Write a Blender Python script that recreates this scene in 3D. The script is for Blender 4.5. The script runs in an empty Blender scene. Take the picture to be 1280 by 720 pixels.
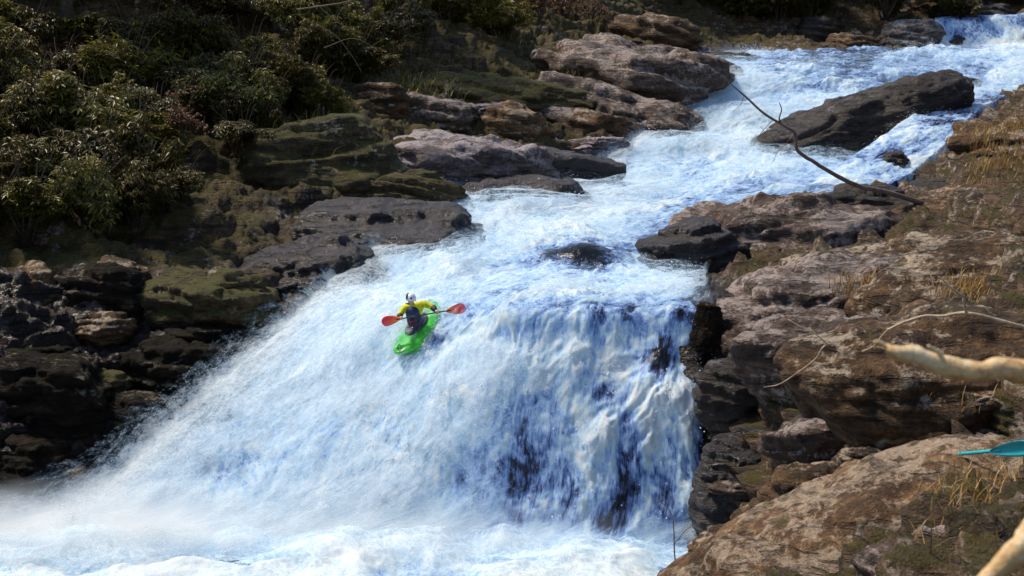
import bpy, bmesh, math, random
import numpy as np
from mathutils import Vector, Matrix

rng = np.random.default_rng(7)
random.seed(7)
R = math.radians
SC = bpy.context.scene
COL = SC.collection

# ------------------------------------------------------------------ camera geometry
CAM_H = 9.6
FPX = 1758.0                      # focal length in pixels of a 1280 wide picture
PITCH = R(7.47)
cp, sp = math.cos(PITCH), math.sin(PITCH)

def P(px, row, Y):
    cx = (px - 640.0) / FPX; cy = (360.0 - row) / FPX
    t = Y / (cp + cy * sp)
    return np.array([cx * t, Y, CAM_H + t * (-sp + cy * cp)])

def project(v):
    x = v[..., 0]; y = v[..., 1]; z = v[..., 2] - CAM_H
    d = y * cp - z * sp; u = y * sp + z * cp
    return 640 + FPX * x / d, 360 - FPX * u / d

# ------------------------------------------------------------------ noise (vectorised)
def _hash(ix, iy, iz, seed):
    h = (ix.astype(np.int64) * 374761393 + iy.astype(np.int64) * 668265263 + iz.astype(np.int64) * 2147483647 + seed * 974711) & 0xffffffff
    h = ((h ^ (h >> 13)) * 1274126177) & 0xffffffff
    h = h ^ (h >> 16)
    return (h & 0xffff).astype(np.float64) / 65535.0

def vnoise(p, seed=0):
    f = np.floor(p); d = p - f
    d = d * d * d * (d * (d * 6 - 15) + 10)
    i = f.astype(np.int64)
    X, Yy, Z = i[:, 0], i[:, 1], i[:, 2]
    dx, dy, dz = d[:, 0], d[:, 1], d[:, 2]
    def c(a, b, e): return _hash(X + a, Yy + b, Z + e, seed)
    x00 = c(0,0,0)*(1-dx)+c(1,0,0)*dx; x10 = c(0,1,0)*(1-dx)+c(1,1,0)*dx
    x01 = c(0,0,1)*(1-dx)+c(1,0,1)*dx; x11 = c(0,1,1)*(1-dx)+c(1,1,1)*dx
    return (x00*(1-dy)+x10*dy)*(1-dz)+(x01*(1-dy)+x11*dy)*dz

def fbm(p, seed=0, octv=5, gain=.5, lac=2.03, ridged=False):
    a = 1.0; s = 0; tot = 0
    p = np.array(p, dtype=np.float64)
    for k in range(octv):
        n = vnoise(p + 17.3 * k, seed + k)
        if ridged: n = 1 - np.abs(2 * n - 1)
        s = s + a * n; tot += a; a *= gain; p = p * lac
    return s / tot

def sstep(a, b, x):
    t = np.clip((x - a) / (b - a), 0, 1)
    return t * t * (3 - 2 * t)

# ------------------------------------------------------------------ mesh helpers
def mesh_np(name, verts, faces, smooth=True, attrs=None, uv=None):
    me = bpy.data.meshes.new(name)
    verts = np.ascontiguousarray(verts, dtype=np.float32); faces = np.ascontiguousarray(faces, dtype=np.int32)
    nf, k = faces.shape
    me.vertices.add(len(verts)); me.vertices.foreach_set('co', verts.ravel())
    me.loops.add(nf * k); me.loops.foreach_set('vertex_index', faces.ravel())
    me.polygons.add(nf)
    me.polygons.foreach_set('loop_start', np.arange(nf, dtype=np.int32) * k)
    me.polygons.foreach_set('loop_total', np.full(nf, k, dtype=np.int32))
    me.polygons.foreach_set('use_smooth', np.full(nf, smooth, dtype=bool))
    for an, av in (attrs or {}).items():
        a = me.attributes.new(an, 'FLOAT', 'POINT')
        a.data.foreach_set('value', np.ascontiguousarray(av, dtype=np.float32))
    if uv is not None:
        l = me.uv_layers.new(name='UVMap')
        l.data.foreach_set('uv', np.ascontiguousarray(uv[faces.ravel()], dtype=np.float32).ravel())
    me.update(calc_edges=True)
    return me

def grid_faces(nr, nc):
    i = np.arange(nr - 1)[:, None] * nc + np.arange(nc - 1)[None, :]
    return np.stack([i, i + 1, i + nc + 1, i + nc], -1).reshape(-1, 4)

def grid_normals(g):
    du = np.gradient(g, axis=1); dv = np.gradient(g, axis=0)
    n = np.cross(du, dv); n /= np.linalg.norm(n, axis=-1, keepdims=True) + 1e-9
    n[n[..., 2] < 0] *= -1
    return n

def link(name, me, mat=None, parent=None, loc=(0, 0, 0), rot=(0, 0, 0)):
    o = bpy.data.objects.new(name, me); COL.objects.link(o)
    if mat is not None and len(me.materials) == 0: me.materials.append(mat)
    o.location = loc; o.rotation_euler = rot
    if parent is not None: o.parent = parent
    return o

def empty(name, loc=(0, 0, 0), rot=(0, 0, 0)):
    o = bpy.data.objects.new(name, None); COL.objects.link(o)
    o.location = loc; o.rotation_euler = rot; o.empty_display_size = .2
    return o

def tag(o, label=None, cat=None, group=None, kind=None):
    if label: o['label'] = label
    if cat: o['category'] = cat
    if group: o['group'] = group
    if kind: o['kind'] = kind
    return o

def tube(path, radii, seg=8, jitter=0.0, seed=0):
    path = np.array(path, float); n = len(path)
    rg = np.random.default_rng(seed)
    T = np.gradient(path, axis=0); T /= np.linalg.norm(T, axis=1, keepdims=True) + 1e-9
    ref = np.array([0.13, .21, 1.0]); V = []
    for i in range(n):
        a = np.cross(T[i], ref); a /= np.linalg.norm(a) + 1e-9
        b = np.cross(T[i], a)
        r = radii[i] if hasattr(radii, '__len__') else radii
        for k in range(seg):
            th = 2 * math.pi * k / seg
            V.append(path[i] + r * (1 + jitter * (rg.random() - .5)) * (math.cos(th) * a + math.sin(th) * b))
    F = []
    for i in range(n - 1):
        for k in range(seg):
            k2 = (k + 1) % seg
            F.append((i*seg+k, i*seg+k2, (i+1)*seg+k2, (i+1)*seg+k))
    V.append(path[0]); V.append(path[-1]); a0, a1 = len(V)-2, len(V)-1
    for k in range(seg):
        k2 = (k + 1) % seg
        F.append((a0, k2, k, k)); F.append((a1, (n-1)*seg+k, (n-1)*seg+k2, (n-1)*seg+k2))
    return V, F

def build(name, parts, smooth=True):
    """parts: list of (V,F) joined into one mesh (degenerate quads become triangles)"""
    V = []; F = []
    for v, f in parts:
        o = len(V); V += [tuple(x) for x in v]
        for q in f:
            q = [i + o for i in q]; qq = []
            for i in q:
                if i not in qq: qq.append(i)
            F.append(qq)
    me = bpy.data.meshes.new(name); me.from_pydata(V, [], F); me.update()
    for p in me.polygons: p.use_smooth = smooth
    return me

def smooth_path(pts, n):
    pts = np.array(pts, float)
    return catmull(pts, np.linspace(0, len(pts) - 1, n))

def catmull(pts, t):
    n = len(pts); i = np.clip(np.floor(t).astype(int), 0, n - 2); f = (t - i)
    f = f.reshape((-1,) + (1,) * (pts.ndim - 1))
    def g(k): return np.where((k < 0).reshape((-1,)+(1,)*(pts.ndim-1)), 2*pts[0]-pts[1], np.where((k > n-1).reshape((-1,)+(1,)*(pts.ndim-1)), 2*pts[-1]-pts[-2], pts[np.clip(k, 0, n-1)]))
    p0, p1, p2, p3 = g(i-1), g(i), g(i+1), g(i+2)
    return .5*((2*p1)+(-p0+p2)*f+(2*p0-5*p1+4*p2-p3)*f**2+(-p0+3*p1-3*p2+p3)*f**3)

# ------------------------------------------------------------------ node helper
class NT:
    def __init__(self, name, disp=None):
        self.m = bpy.data.materials.new(name); self.m.use_nodes = True
        self.t = self.m.node_tree; self.t.nodes.clear()
        self.out = self.n('ShaderNodeOutputMaterial')
    def n(self, typ, **kw):
        nd = self.t.nodes.new(typ)
        for k, v in kw.items(): setattr(nd, k, v)
        return nd
    def l(self, a, b): self.t.links.new(a, b)
    def setin(self, nd, key, v):
        s = nd.inputs[key]
        if isinstance(v, bpy.types.NodeSocket): self.l(v, s)
        else:
            if hasattr(s.default_value, '__len__') and hasattr(v, '__len__') and len(s.default_value) == 4 and len(v) == 3: v = (*v, 1)
            s.default_value = v
    def coord(self, kind='Object'): return self.n('ShaderNodeTexCoord').outputs[kind]
    def mapping(self, vec, scale=(1,1,1), rot=(0,0,0), loc=(0,0,0)):
        m = self.n('ShaderNodeMapping'); self.l(vec, m.inputs['Vector'])
        m.inputs['Scale'].default_value = scale; m.inputs['Rotation'].default_value = rot
        self.setin(m, 'Location', loc) ; return m.outputs[0]
    def noise(self, vec, scale, detail=6, rough=.55, dist=0.0):
        x = self.n('ShaderNodeTexNoise'); self.l(vec, x.inputs['Vector'])
        x.inputs['Scale'].default_value = scale; x.inputs['Detail'].default_value = detail
        x.inputs['Roughness'].default_value = rough; x.inputs['Distortion'].default_value = dist
        return x.outputs['Fac']
    def voro(self, vec, scale, feature='F1'):
        x = self.n('ShaderNodeTexVoronoi'); x.feature = feature; self.l(vec, x.inputs['Vector'])
        x.inputs['Scale'].default_value = scale; return x.outputs['Distance']
    def ramp(self, fac, stops):
        r = self.n('ShaderNodeValToRGB'); self.setin(r, 'Fac', fac)
        e = r.color_ramp.elements
        while len(e) < len(stops): e.new(.5)
        for k, (p, c) in enumerate(stops):
            e[k].position = p; e[k].color = (c, c, c, 1) if not hasattr(c, '__len__') else (*c, 1)
        return r.outputs[0]
    def mix(self, fac, a, b, mode='MIX'):
        m = self.n('ShaderNodeMix'); m.data_type = 'RGBA'; m.blend_type = mode
        self.setin(m, 0, fac); self.setin(m, 6, a); self.setin(m, 7, b); return m.outputs[2]
    def math(self, op, a, b=0.0, c=None):
        m = self.n('ShaderNodeMath'); m.operation = op
        self.setin(m, 0, a); self.setin(m, 1, b)
        if c is not None: self.setin(m, 2, c)
        return m.outputs[0]
    def attr(self, name):
        a = self.n('ShaderNodeAttribute'); a.attribute_name = name; return a.outputs['Fac']
    def bump(self, h, strength=.5, dist=.05, normal=None):
        b = self.n('ShaderNodeBump'); self.l(h, b.inputs['Height']); b.inputs['Strength'].default_value = strength
        b.inputs['Distance'].default_value = dist
        if normal is not None: self.l(normal, b.inputs['Normal'])
        return b.outputs[0]
    def principled(self, **kw):
        p = self.n('ShaderNodeBsdfPrincipled')
        for k, v in kw.items(): self.setin(p, k.replace('_', ' '), v)
        return p
    def finish(self, p):
        self.l(p.outputs[0], self.out.inputs['Surface']); return self.m

def plain(name, col, rough=.6, var=.25, scale=8.0, spec=.4, bump=0.0, metallic=0.0):
    t = NT(name); v = t.coord('Object'); n = t.noise(v, scale, 5)
    lo = tuple(c * (1 - var) for c in col); hi = tuple(min(1, c * (1 + var)) for c in col)
    c = t.ramp(n, [(.3, lo), (.7, hi)])
    p = t.principled(Base_Color=c, Roughness=rough, Specular_IOR_Level=spec, Metallic=metallic)
    if bump: t.l(t.bump(t.noise(v, scale * 4, 5), bump, .02), p.inputs['Normal'])
    return t.finish(p)

# ------------------------------------------------------------------ rock materials
def rock_mat(name, dark, mid, light, lichen=.35, lichen_col=(.42,.40,.40), moss=.3, moss_col=(.05,.055,.012), rough=.75, scale=1.0, spec=.35, terrain=False, crev=.5):
    t = NT(name)
    geo = t.n('ShaderNodeNewGeometry')
    pos = geo.outputs['Position']
    sepn = t.n('ShaderNodeSeparateXYZ'); t.l(geo.outputs['Normal'], sepn.inputs[0])
    nz = sepn.outputs[2]
    strat = t.mapping(pos, scale=(.8*scale, .95*scale, 2.3*scale), rot=(R(14), R(-20), R(20)))
    n1 = t.noise(strat, 1.1, 9, .62, .4)
    n2 = t.noise(pos, 5.5*scale, 8, .7)
    n3 = t.noise(pos, .9*scale, 6, .6)
    n4 = t.noise(pos, 26*scale, 4, .6)
    comb = t.math('ADD', t.math('MULTIPLY', n1, .62), t.math('MULTIPLY', n2, .38))
    base = t.ramp(comb, [(.33, dark), (.5, mid), (.68, light)])
    # lichen patches
    lm = t.math('ADD', t.math('MULTIPLY', n3, .55), t.math('MULTIPLY', n2, .45))
    lm = t.math('ADD', lm, t.math('MULTIPLY', nz, .08))
    lf = t.ramp(lm, [(.66 - .24*lichen, 0.0), (.72 - .24*lichen, 1.0)])
    lcol = t.ramp(n4, [(.3, tuple(c*.62 for c in lichen_col)), (.7, lichen_col)])
    base = t.mix(t.math('MULTIPLY', lf, .85), base, lcol)
    spk = t.noise(pos, 11*scale, 9, .8)
    base = t.mix(.8, base, t.ramp(spk, [(.34, (.30,.28,.27)), (.47, (.85,.84,.82)), (.56, (1.0,1.0,1.0)), (.68, (1.7,1.6,1.5))]), 'MULTIPLY')
    # moss on the upward faces
    mn = t.noise(pos, 2.3*scale, 7, .65)
    mm = t.math('ADD', t.math('MULTIPLY', nz, .42), t.math('MULTIPLY', mn, .9))
    if terrain: mm = t.math('ADD', mm, t.math('MULTIPLY', t.attr('moss'), .5))
    mf = t.ramp(mm, [(.98 - .38*moss, 0.0), (1.0 if 1.08 - .38*moss > 1 else 1.08 - .38*moss, 1.0)])
    mcol = t.ramp(t.noise(pos, 14*scale, 5, .7), [(.3, tuple(c*.4 for c in moss_col)), (.52, moss_col), (.75, tuple(c*1.9 for c in moss_col))])
    base = t.mix(mf, base, mcol)
    # crevices along the bedding
    cr = t.noise(t.mapping(pos, scale=(.5*scale, .6*scale, 3.6*scale), rot=(R(10), R(-22), 0)), 1.3, 5, .6, .8)
    crf = t.ramp(cr, [(.40, crev), (.47, 0.0)])
    base = t.mix(crf, base, tuple(c*.35 for c in dark))
    rg = t.math('ADD', t.math('MULTIPLY', n2, .3), rough - .15)
    if terrain:
        wet = t.attr('wet'); leaf = t.attr('leaf')
        lfm = t.ramp(t.math('ADD', leaf, t.math('MULTIPLY', t.math('SUBTRACT', n2, .5), .9)), [(.35, 0.0), (.6, 1.0)])
        lfc = t.ramp(t.noise(pos, 17, 6, .75), [(.25, (.012,.007,.004)), (.5, (.07,.036,.014)), (.72, (.2,.115,.045))])
        base = t.mix(lfm, base, lfc)
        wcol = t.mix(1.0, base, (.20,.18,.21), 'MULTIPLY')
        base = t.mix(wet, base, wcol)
        m = t.n('ShaderNodeMix'); m.data_type = 'FLOAT'; t.setin(m, 0, wet); t.setin(m, 2, rg); m.inputs[3].default_value = .28
        rg = m.outputs[0]
    p = t.principled(Base_Color=base, Roughness=rg, Specular_IOR_Level=spec)
    h = t.math('ADD', t.math('MULTIPLY', n1, 1.2), t.math('ADD', t.math('MULTIPLY', n2, .7), t.math('MULTIPLY', n4, .25)))
    h = t.math('ADD', h, t.math('MULTIPLY', mf, t.noise(pos, 30, 4, .7)))
    h = t.math('SUBTRACT', h, t.math('MULTIPLY', crf, .8))
    t.l(t.bump(h, .9, .16/scale), p.inputs['Normal'])
    return t.finish(p)

M = {}
M['terrain'] = rock_mat('bank_rock', (.014,.007,.003), (.078,.042,.018), (.22,.14,.08), lichen=.34, lichen_col=(.40,.33,.28), moss=.28, moss_col=(.085,.062,.008), terrain=True)
M['lichen'] = rock_mat('lichen_rock', (.020,.011,.008), (.090,.056,.042), (.26,.185,.15), lichen=.48, lichen_col=(.42,.335,.295), moss=.20, moss_col=(.085,.075,.012))
M['lilac'] = rock_mat('lilac_rock', (.03,.018,.018), (.15,.11,.11), (.36,.285,.285), lichen=.55, lichen_col=(.48,.41,.42), moss=.12)
M['brown'] = rock_mat('brown_rock', (.014,.006,.003), (.080,.038,.012), (.23,.125,.048), lichen=.32, lichen_col=(.48,.38,.28), moss=.22, moss_col=(.085,.066,.010))
M['mossy'] = rock_mat('mossy_rock', (.014,.009,.004), (.07,.045,.016), (.19,.13,.06), lichen=.3, lichen_col=(.50,.44,.34), moss=.9, moss_col=(.088,.076,.010))
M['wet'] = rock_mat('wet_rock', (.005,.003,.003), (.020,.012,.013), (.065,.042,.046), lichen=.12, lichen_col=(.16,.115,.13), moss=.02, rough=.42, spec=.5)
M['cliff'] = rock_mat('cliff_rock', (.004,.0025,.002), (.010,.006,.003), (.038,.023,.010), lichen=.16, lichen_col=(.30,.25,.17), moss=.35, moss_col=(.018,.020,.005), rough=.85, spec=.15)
M['mid'] = rock_mat('channel_rock', (.008,.006,.007), (.034,.022,.017), (.085,.06,.045), lichen=.14, lichen_col=(.19,.17,.19), moss=.30, moss_col=(.028,.030,.012), rough=.5)
M['warm'] = rock_mat('warm_rock', (.026,.011,.004), (.13,.066,.026), (.34,.205,.10), lichen=.46, lichen_col=(.45,.335,.235), moss=.26, moss_col=(.12,.082,.012))
M['grey'] = rock_mat('grey_rock', (.025,.020,.020), (.12,.098,.092), (.30,.25,.24), lichen=.4, moss=.2)

# ------------------------------------------------------------------ water material
def water_mat(name):
    t = NT(name)
    uv = t.coord('UV')
    f = t.attr('foam')
    a = t.noise(t.mapping(uv, scale=(1.4, .95, 1)), 2.2, 9, .72, .9)
    b = t.noise(t.mapping(uv, scale=(1.0, .55, 1), loc=(3.1, 7.7, 0)), 8.0, 8, .75, .4)
    c = t.noise(t.mapping(uv, scale=(1.0, .6, 1), loc=(9.1, 2.7, 0)), 24.0, 5, .7, .2)
    s = t.math('ADD', t.math('MULTIPLY', t.math('SUBTRACT', a, .5), .95), t.math('MULTIPLY', t.math('SUBTRACT', b, .5), 1.05))
    s = t.math('ADD', s, t.math('MULTIPLY', t.math('SUBTRACT', c, .5), 1.0))
    d = t.noise(t.mapping(uv, scale=(1.0, .13, 1), loc=(1.7, 4.2, 0)), 7.0, 9, .72, .15)
    d2 = t.noise(t.mapping(uv, scale=(1.0, .2, 1), loc=(6.7, 1.2, 0)), 22.0, 5, .7, .1)
    sd = t.math('ADD', t.math('MULTIPLY', t.math('SUBTRACT', d, .5), 1.5), t.math('MULTIPLY', t.math('SUBTRACT', d2, .5), 1.0))
    mxf = t.n('ShaderNodeMix'); mxf.data_type = 'FLOAT'; t.setin(mxf, 0, t.attr('streak')); t.setin(mxf, 2, s); t.setin(mxf, 3, sd); s = mxf.outputs[0]
    v = t.math('MULTIPLY', t.math('ADD', f, s), .72)
    col = t.ramp(v, [(.04, (.012,.013,.015)), (.17, (.04,.05,.085)), (.27, (.14,.22,.48)), (.39, (.38,.58,.96)), (.52, (.66,.87,1.0)), (.69, (.93,.985,1.0))])  # blue stops tint aerated water and also paint shade into the foam
    rg = t.ramp(v, [(.1, .15), (.4, .45), (.7, .8)])
    p = t.principled(Base_Color=col, Roughness=rg, Specular_IOR_Level=.3)
    h = t.math('ADD', t.math('MULTIPLY', a, .5), t.math('ADD', t.math('MULTIPLY', b, .5), t.math('MULTIPLY', c, .3)))
    t.l(t.bump(h, .28, .10), p.inputs['Normal'])
    tr = t.n('ShaderNodeBsdfTranslucent'); t.l(col, tr.inputs['Color'])
    mx = t.n('ShaderNodeMixShader'); mx.inputs[0].default_value = .33
    t.l(p.outputs[0], mx.inputs[1]); t.l(tr.outputs[0], mx.inputs[2])
    return t.finish(mx)
M['water'] = water_mat('white_water')
t = NT('spray_drops')
p = t.principled(Base_Color=t.ramp(t.noise(t.coord('Object'), 3.0, 4), [(.3, (.78,.87,.99)), (.6, (.95,.97,1))]), Roughness=.5, Specular_IOR_Level=.3)
M['spray'] = t.finish(p)

# ------------------------------------------------------------------ water sheets
DARK = [(660, 272, 60, 5, .25), (870, 199, 40, 5, .25), (940, 162, 40, 6, .25), (1030, 116, 50, 4, .25), (600, 346, 50, 5, .2),   # (px, row, sx, sy, amount): this row paints shade below ledge humps, next rows rock showing through thin water
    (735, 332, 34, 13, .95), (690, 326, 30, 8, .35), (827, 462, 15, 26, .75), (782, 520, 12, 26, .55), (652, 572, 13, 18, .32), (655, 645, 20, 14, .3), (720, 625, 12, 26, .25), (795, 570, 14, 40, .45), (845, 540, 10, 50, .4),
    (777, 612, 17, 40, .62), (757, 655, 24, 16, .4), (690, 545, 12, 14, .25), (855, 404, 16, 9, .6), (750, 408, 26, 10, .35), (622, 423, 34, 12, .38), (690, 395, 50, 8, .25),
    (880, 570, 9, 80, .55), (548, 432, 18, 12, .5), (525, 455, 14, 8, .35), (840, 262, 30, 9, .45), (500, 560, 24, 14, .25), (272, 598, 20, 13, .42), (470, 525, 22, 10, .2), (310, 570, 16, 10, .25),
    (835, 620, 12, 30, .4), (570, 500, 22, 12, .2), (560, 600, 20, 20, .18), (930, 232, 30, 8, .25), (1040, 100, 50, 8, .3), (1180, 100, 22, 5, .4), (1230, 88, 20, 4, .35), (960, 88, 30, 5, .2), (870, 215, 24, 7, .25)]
BRIGHT = [(640, 258, 70, 6, .3), (860, 186, 50, 6, .3), (930, 146, 60, 7, .3), (1010, 106, 60, 4, .3), (560, 332, 60, 6, .3), (300, 640, 120, 40, .25), (350, 520, 60, 40, .22), (560, 560, 40, 50, .15), (480, 600, 60, 40, .15), (420, 430, 50, 25, .2), (480, 390, 50, 22, .3), (600, 345, 60, 12, .3), (620, 275, 60, 12, .35), (720, 255, 70, 14, .35), (900, 150, 50, 40, .35), (430, 480, 60, 30, .25), (400, 640, 150, 35, .3), (470, 495, 40, 25, .25), (240, 560, 40, 30, .2),
    (830, 360, 55, 7, .45), (720, 364, 70, 6, .5), (620, 372, 40, 7, .3), (600, 500, 26, 50, .28), (722, 520, 14, 70, .35), (730, 640, 10, 40, .35), (812, 560, 10, 60, .3), (855, 500, 12, 60, .3), (640, 470, 30, 22, .25), (770, 455, 26, 18, .3), (800, 425, 40, 10, .2), (690, 480, 20, 24, .2), (760, 240, 60, 18, .2)]

def ribbon(stations, foam, name, seed, cols=420, dens=1.0, amp=1.0):
    S = np.array([[P(*c) for c in st] for st in stations])       # n,6,3
    Fm = np.array(foam, float)
    n, m, _ = S.shape
    seglen = np.linalg.norm(S[1:] - S[:-1], axis=2).max(1) / S[1:, :, 1].mean(1)
    ts = [np.array([0.0])]
    for i in range(n - 1):
        k = max(8, int(seglen[i] * 620 * dens)); ts.append(i + np.arange(1, k + 1) / k)
    tv = np.concatenate(ts)
    A = catmull(S, tv)                                              # rows,m,3
    FA = catmull(Fm[..., None], tv)[..., 0]
    tu = np.linspace(0, m - 1, cols)
    G = catmull(np.swapaxes(A, 0, 1), tu).swapaxes(0, 1)             # rows,cols,3
    FG = catmull(np.swapaxes(FA, 0, 1), tu).swapaxes(0, 1)
    # flow coordinates in metres
    s = np.concatenate([[0], np.cumsum(np.linalg.norm(G[1:, cols//2] - G[:-1, cols//2], axis=1))])[:, None] + 0 * G[..., 0]
    t_ = np.concatenate([np.zeros((len(tv), 1)), np.cumsum(np.linalg.norm(G[:, 1:] - G[:, :-1], axis=2), axis=1)], 1)
    t_ = t_ - t_[:, cols//2:cols//2+1]
    px, rw = project(G)
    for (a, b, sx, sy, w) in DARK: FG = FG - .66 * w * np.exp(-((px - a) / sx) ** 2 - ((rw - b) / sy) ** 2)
    for (a, b, sx, sy, w) in BRIGHT: FG = FG + w * np.exp(-((px - a) / sx) ** 2 - ((rw - b) / sy) ** 2)
    for (a, b, sx, sy, hh) in ((640, 260, 70, 7, .30), (860, 188, 55, 7, .40), (930, 148, 60, 9, .40), (1010, 107, 60, 5, .35), (560, 334, 60, 7, .25), (780, 283, 60, 6, .2), (728, 326, 48, 16, .42), (850, 402, 24, 20, .25), (640, 408, 60, 22, .28), (760, 405, 60, 22, .22), (610, 470, 40, 40, .25), (725, 470, 26, 60, .25), (830, 480, 26, 60, .22), (480, 440, 60, 40, .2)):
        G[..., 2] += hh * np.exp(-((px - a) / sx) ** 2 - ((rw - b) / sy) ** 2)
    sh = G.shape[:2]
    q = np.stack([t_.ravel(), s.ravel(), np.zeros(s.size)], 1)
    warp = fbm(q * [.9, .45, 1], seed + 40, 3) - .5
    warp2 = fbm(q * [.9, .45, 1] + 31, seed + 50, 3) - .5
    qw = q + np.stack([warp, warp2 * 1.5, 0 * warp], 1) * 1.1
    big = fbm(qw * [.75, .5, 1], seed, 4)
    midn = fbm(qw * [2.0, 1.25, 1], seed + 10, 5, .6)
    fine = fbm(qw * [7.0, 4.2, 1], seed + 20, 3)
    big, midn, fine = (x.reshape(sh) for x in (big, midn, fine))
    foam_v = FG - .12 + (big - .5) * .95 + (midn - .5) * .7 + (fine - .5) * .5
    foam_c = np.clip(foam_v, 0, 1)
    N = grid_normals(G)
    u = np.linspace(0, 1, cols)[None, :]
    edge = np.minimum(u, 1 - u)
    lump = (.55 * (big - .5) + .20 * (midn - .5) + .10 * (fine - .5)) * (.35 + .9 * foam_c) * amp
    iso = fbm(q * [1.6, 1.3, 1] + 77, seed + 60, 4).reshape(sh)
    lump = (.50 * (big - .5) + .07 * (midn - .5) + .20 * (iso - .5) + .03 * (fine - .5)) * (.35 + .9 * foam_c) * amp
    G2 = G + N * lump[..., None]
    G2[..., 2] += (.06 * (midn - .5) * foam_c) * amp
    # tuck the borders into the bank
    tuck = sstep(.03, 0, edge)
    G2[..., 2] -= tuck * .55
    uv = np.stack([t_.ravel(), s.ravel()], 1)
    me = mesh_np(name, G2.reshape(-1, 3), grid_faces(*sh), attrs={'foam': foam_v.ravel(), 'streak': (.75 * sstep(.42, .62, u + 0 * foam_c) * sstep(392, 430, rw) * sstep(695, 670, rw) * (G[..., 1] < 34)).ravel()}, uv=uv)
    return me, dict(S=S, G=G, G2=G2, N=N, foam=foam_c, edge=edge + 0 * foam_c, px=px, row=rw)

ST = [
 [(925,62,94),(1000,62,94),(1080,60,95),(1160,58,96),(1240,57,97),(1350,52,98)],
 [(880,76,82),(970,76,83),(1060,75,85),(1150,74,87),(1240,72,88),(1350,68,90)],
 [(872,95,71),(960,92,73),(1040,95,75),(1130,100,77),(1220,105,78),(1340,112,79)],
 [(842,142,65),(910,140,66),(985,135,67),(1070,140,67),(1140,140,67.5),(1230,135,68)],
 [(792,186,60),(850,190,60),(920,190,60),(990,190,60),(1060,193,60),(1150,195,60)],
 [(700,235,54),(780,235,53),(860,235,53),(930,235,52),(1000,235,52),(1080,232,52)],
 [(552,252,48.5),(640,262,47),(720,270,47),(780,280,46),(850,280,46),(940,268,47)],
 [(520,300,43.2),(590,305,42),(660,310,41),(730,315,40),(800,325,40),(880,325,40.3)],
 [(455,338,39.7),(550,338,39),(630,338,38.5),(710,342,38),(790,346,38),(880,348,38.2)],
 [(385,398,36.6),(480,388,35.6),(570,376,34.6),(660,370,33.9),(750,379,33.0),(884,374,33.4)],
 [(350,430,35.3),(445,425,34.4),(545,408,33.8),(650,396,32.5),(755,395,32.2),(887,395,32.2)],
 [(305,470,34.2),(415,468,33.4),(525,450,33.0),(640,440,31.9),(760,440,31.6),(890,440,31.6)],
 [(225,545,32.5),(355,545,31.9),(485,535,31.5),(620,530,30.9),(760,530,30.7),(893,530,30.7)],
 [(140,610,31.1),(305,620,30.6),(465,620,30.4),(620,620,30.1),(760,620,30.0),(896,620,30.0)],
 [(20,664,30.3),(230,676,29.9),(430,684,29.6),(610,690,29.4),(770,693,29.3),(898,692,29.3)],
 [(-30,690,29.3),(190,705,28.8),(410,712,28.5),(600,718,28.3),(770,722,28.2),(900,722,28.2)]]
FO = [[.5,.45,.45,.6,.8,.9],[.75,.5,.4,.6,.8,.8],[1,.95,.6,.65,.8,.75],[.75,1,1,.75,.7,.6],[.8,1,1,.95,.7,.65],
 [.9,1,.95,.72,.72,.75],[.85,.95,1,.9,.6,.65],[.9,.95,.9,.65,.8,.8],[.8,.9,.85,.72,.8,.85],[.9,.95,.8,.66,.64,.66],
 [.95,.95,.76,.66,.66,.66],[.98,.98,.82,.76,.76,.70],[.95,.9,.9,.74,.76,.66],[.85,.85,.88,.74,.72,.64],[.85,.95,1,.95,.85,.75],[.9,.9,.9,.8,.8,.8]]
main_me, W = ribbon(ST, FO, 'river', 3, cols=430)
SIDE = [[(1172,118,65),(1212,118,65),(1260,118,65)],[(1140,144,59),(1172,147,58.7),(1212,148,58.6)],[(1092,174,56),(1132,178,55.8),(1182,182,55.6)],
        [(1048,204,54),(1086,208,53.9),(1146,212,53.7)],[(1000,228,52),(1045,232,51.9),(1105,234,51.8)]]
side_me, W2 = ribbon(SIDE, [[.6,.6,.6],[.75,.6,.55],[.85,.6,.85],[.9,.75,.9],[.9,.9,.8]], 'side_channel', 91, cols=110, amp=.6)
UP = [[(1166,22,104),(1215,20,104),(1290,16,104)],[(1166,24,102),(1215,22,102),(1290,19,102)],[(1163,38,101),(1215,38,101),(1290,36,101)],[(1160,57,99.6),(1215,57,99.6),(1290,56,99.6)],[(1150,64,97),(1215,64,97),(1300,64,97)]]
up_me, W3 = ribbon(UP, [[.7,.7,.7],[.8,.75,.7],[.85,.75,.8],[.95,.9,.9],[.7,.7,.7]], 'upper_fall', 23, cols=90, amp=.8)
tag(link('river', main_me, M['water']), kind='structure')
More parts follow.
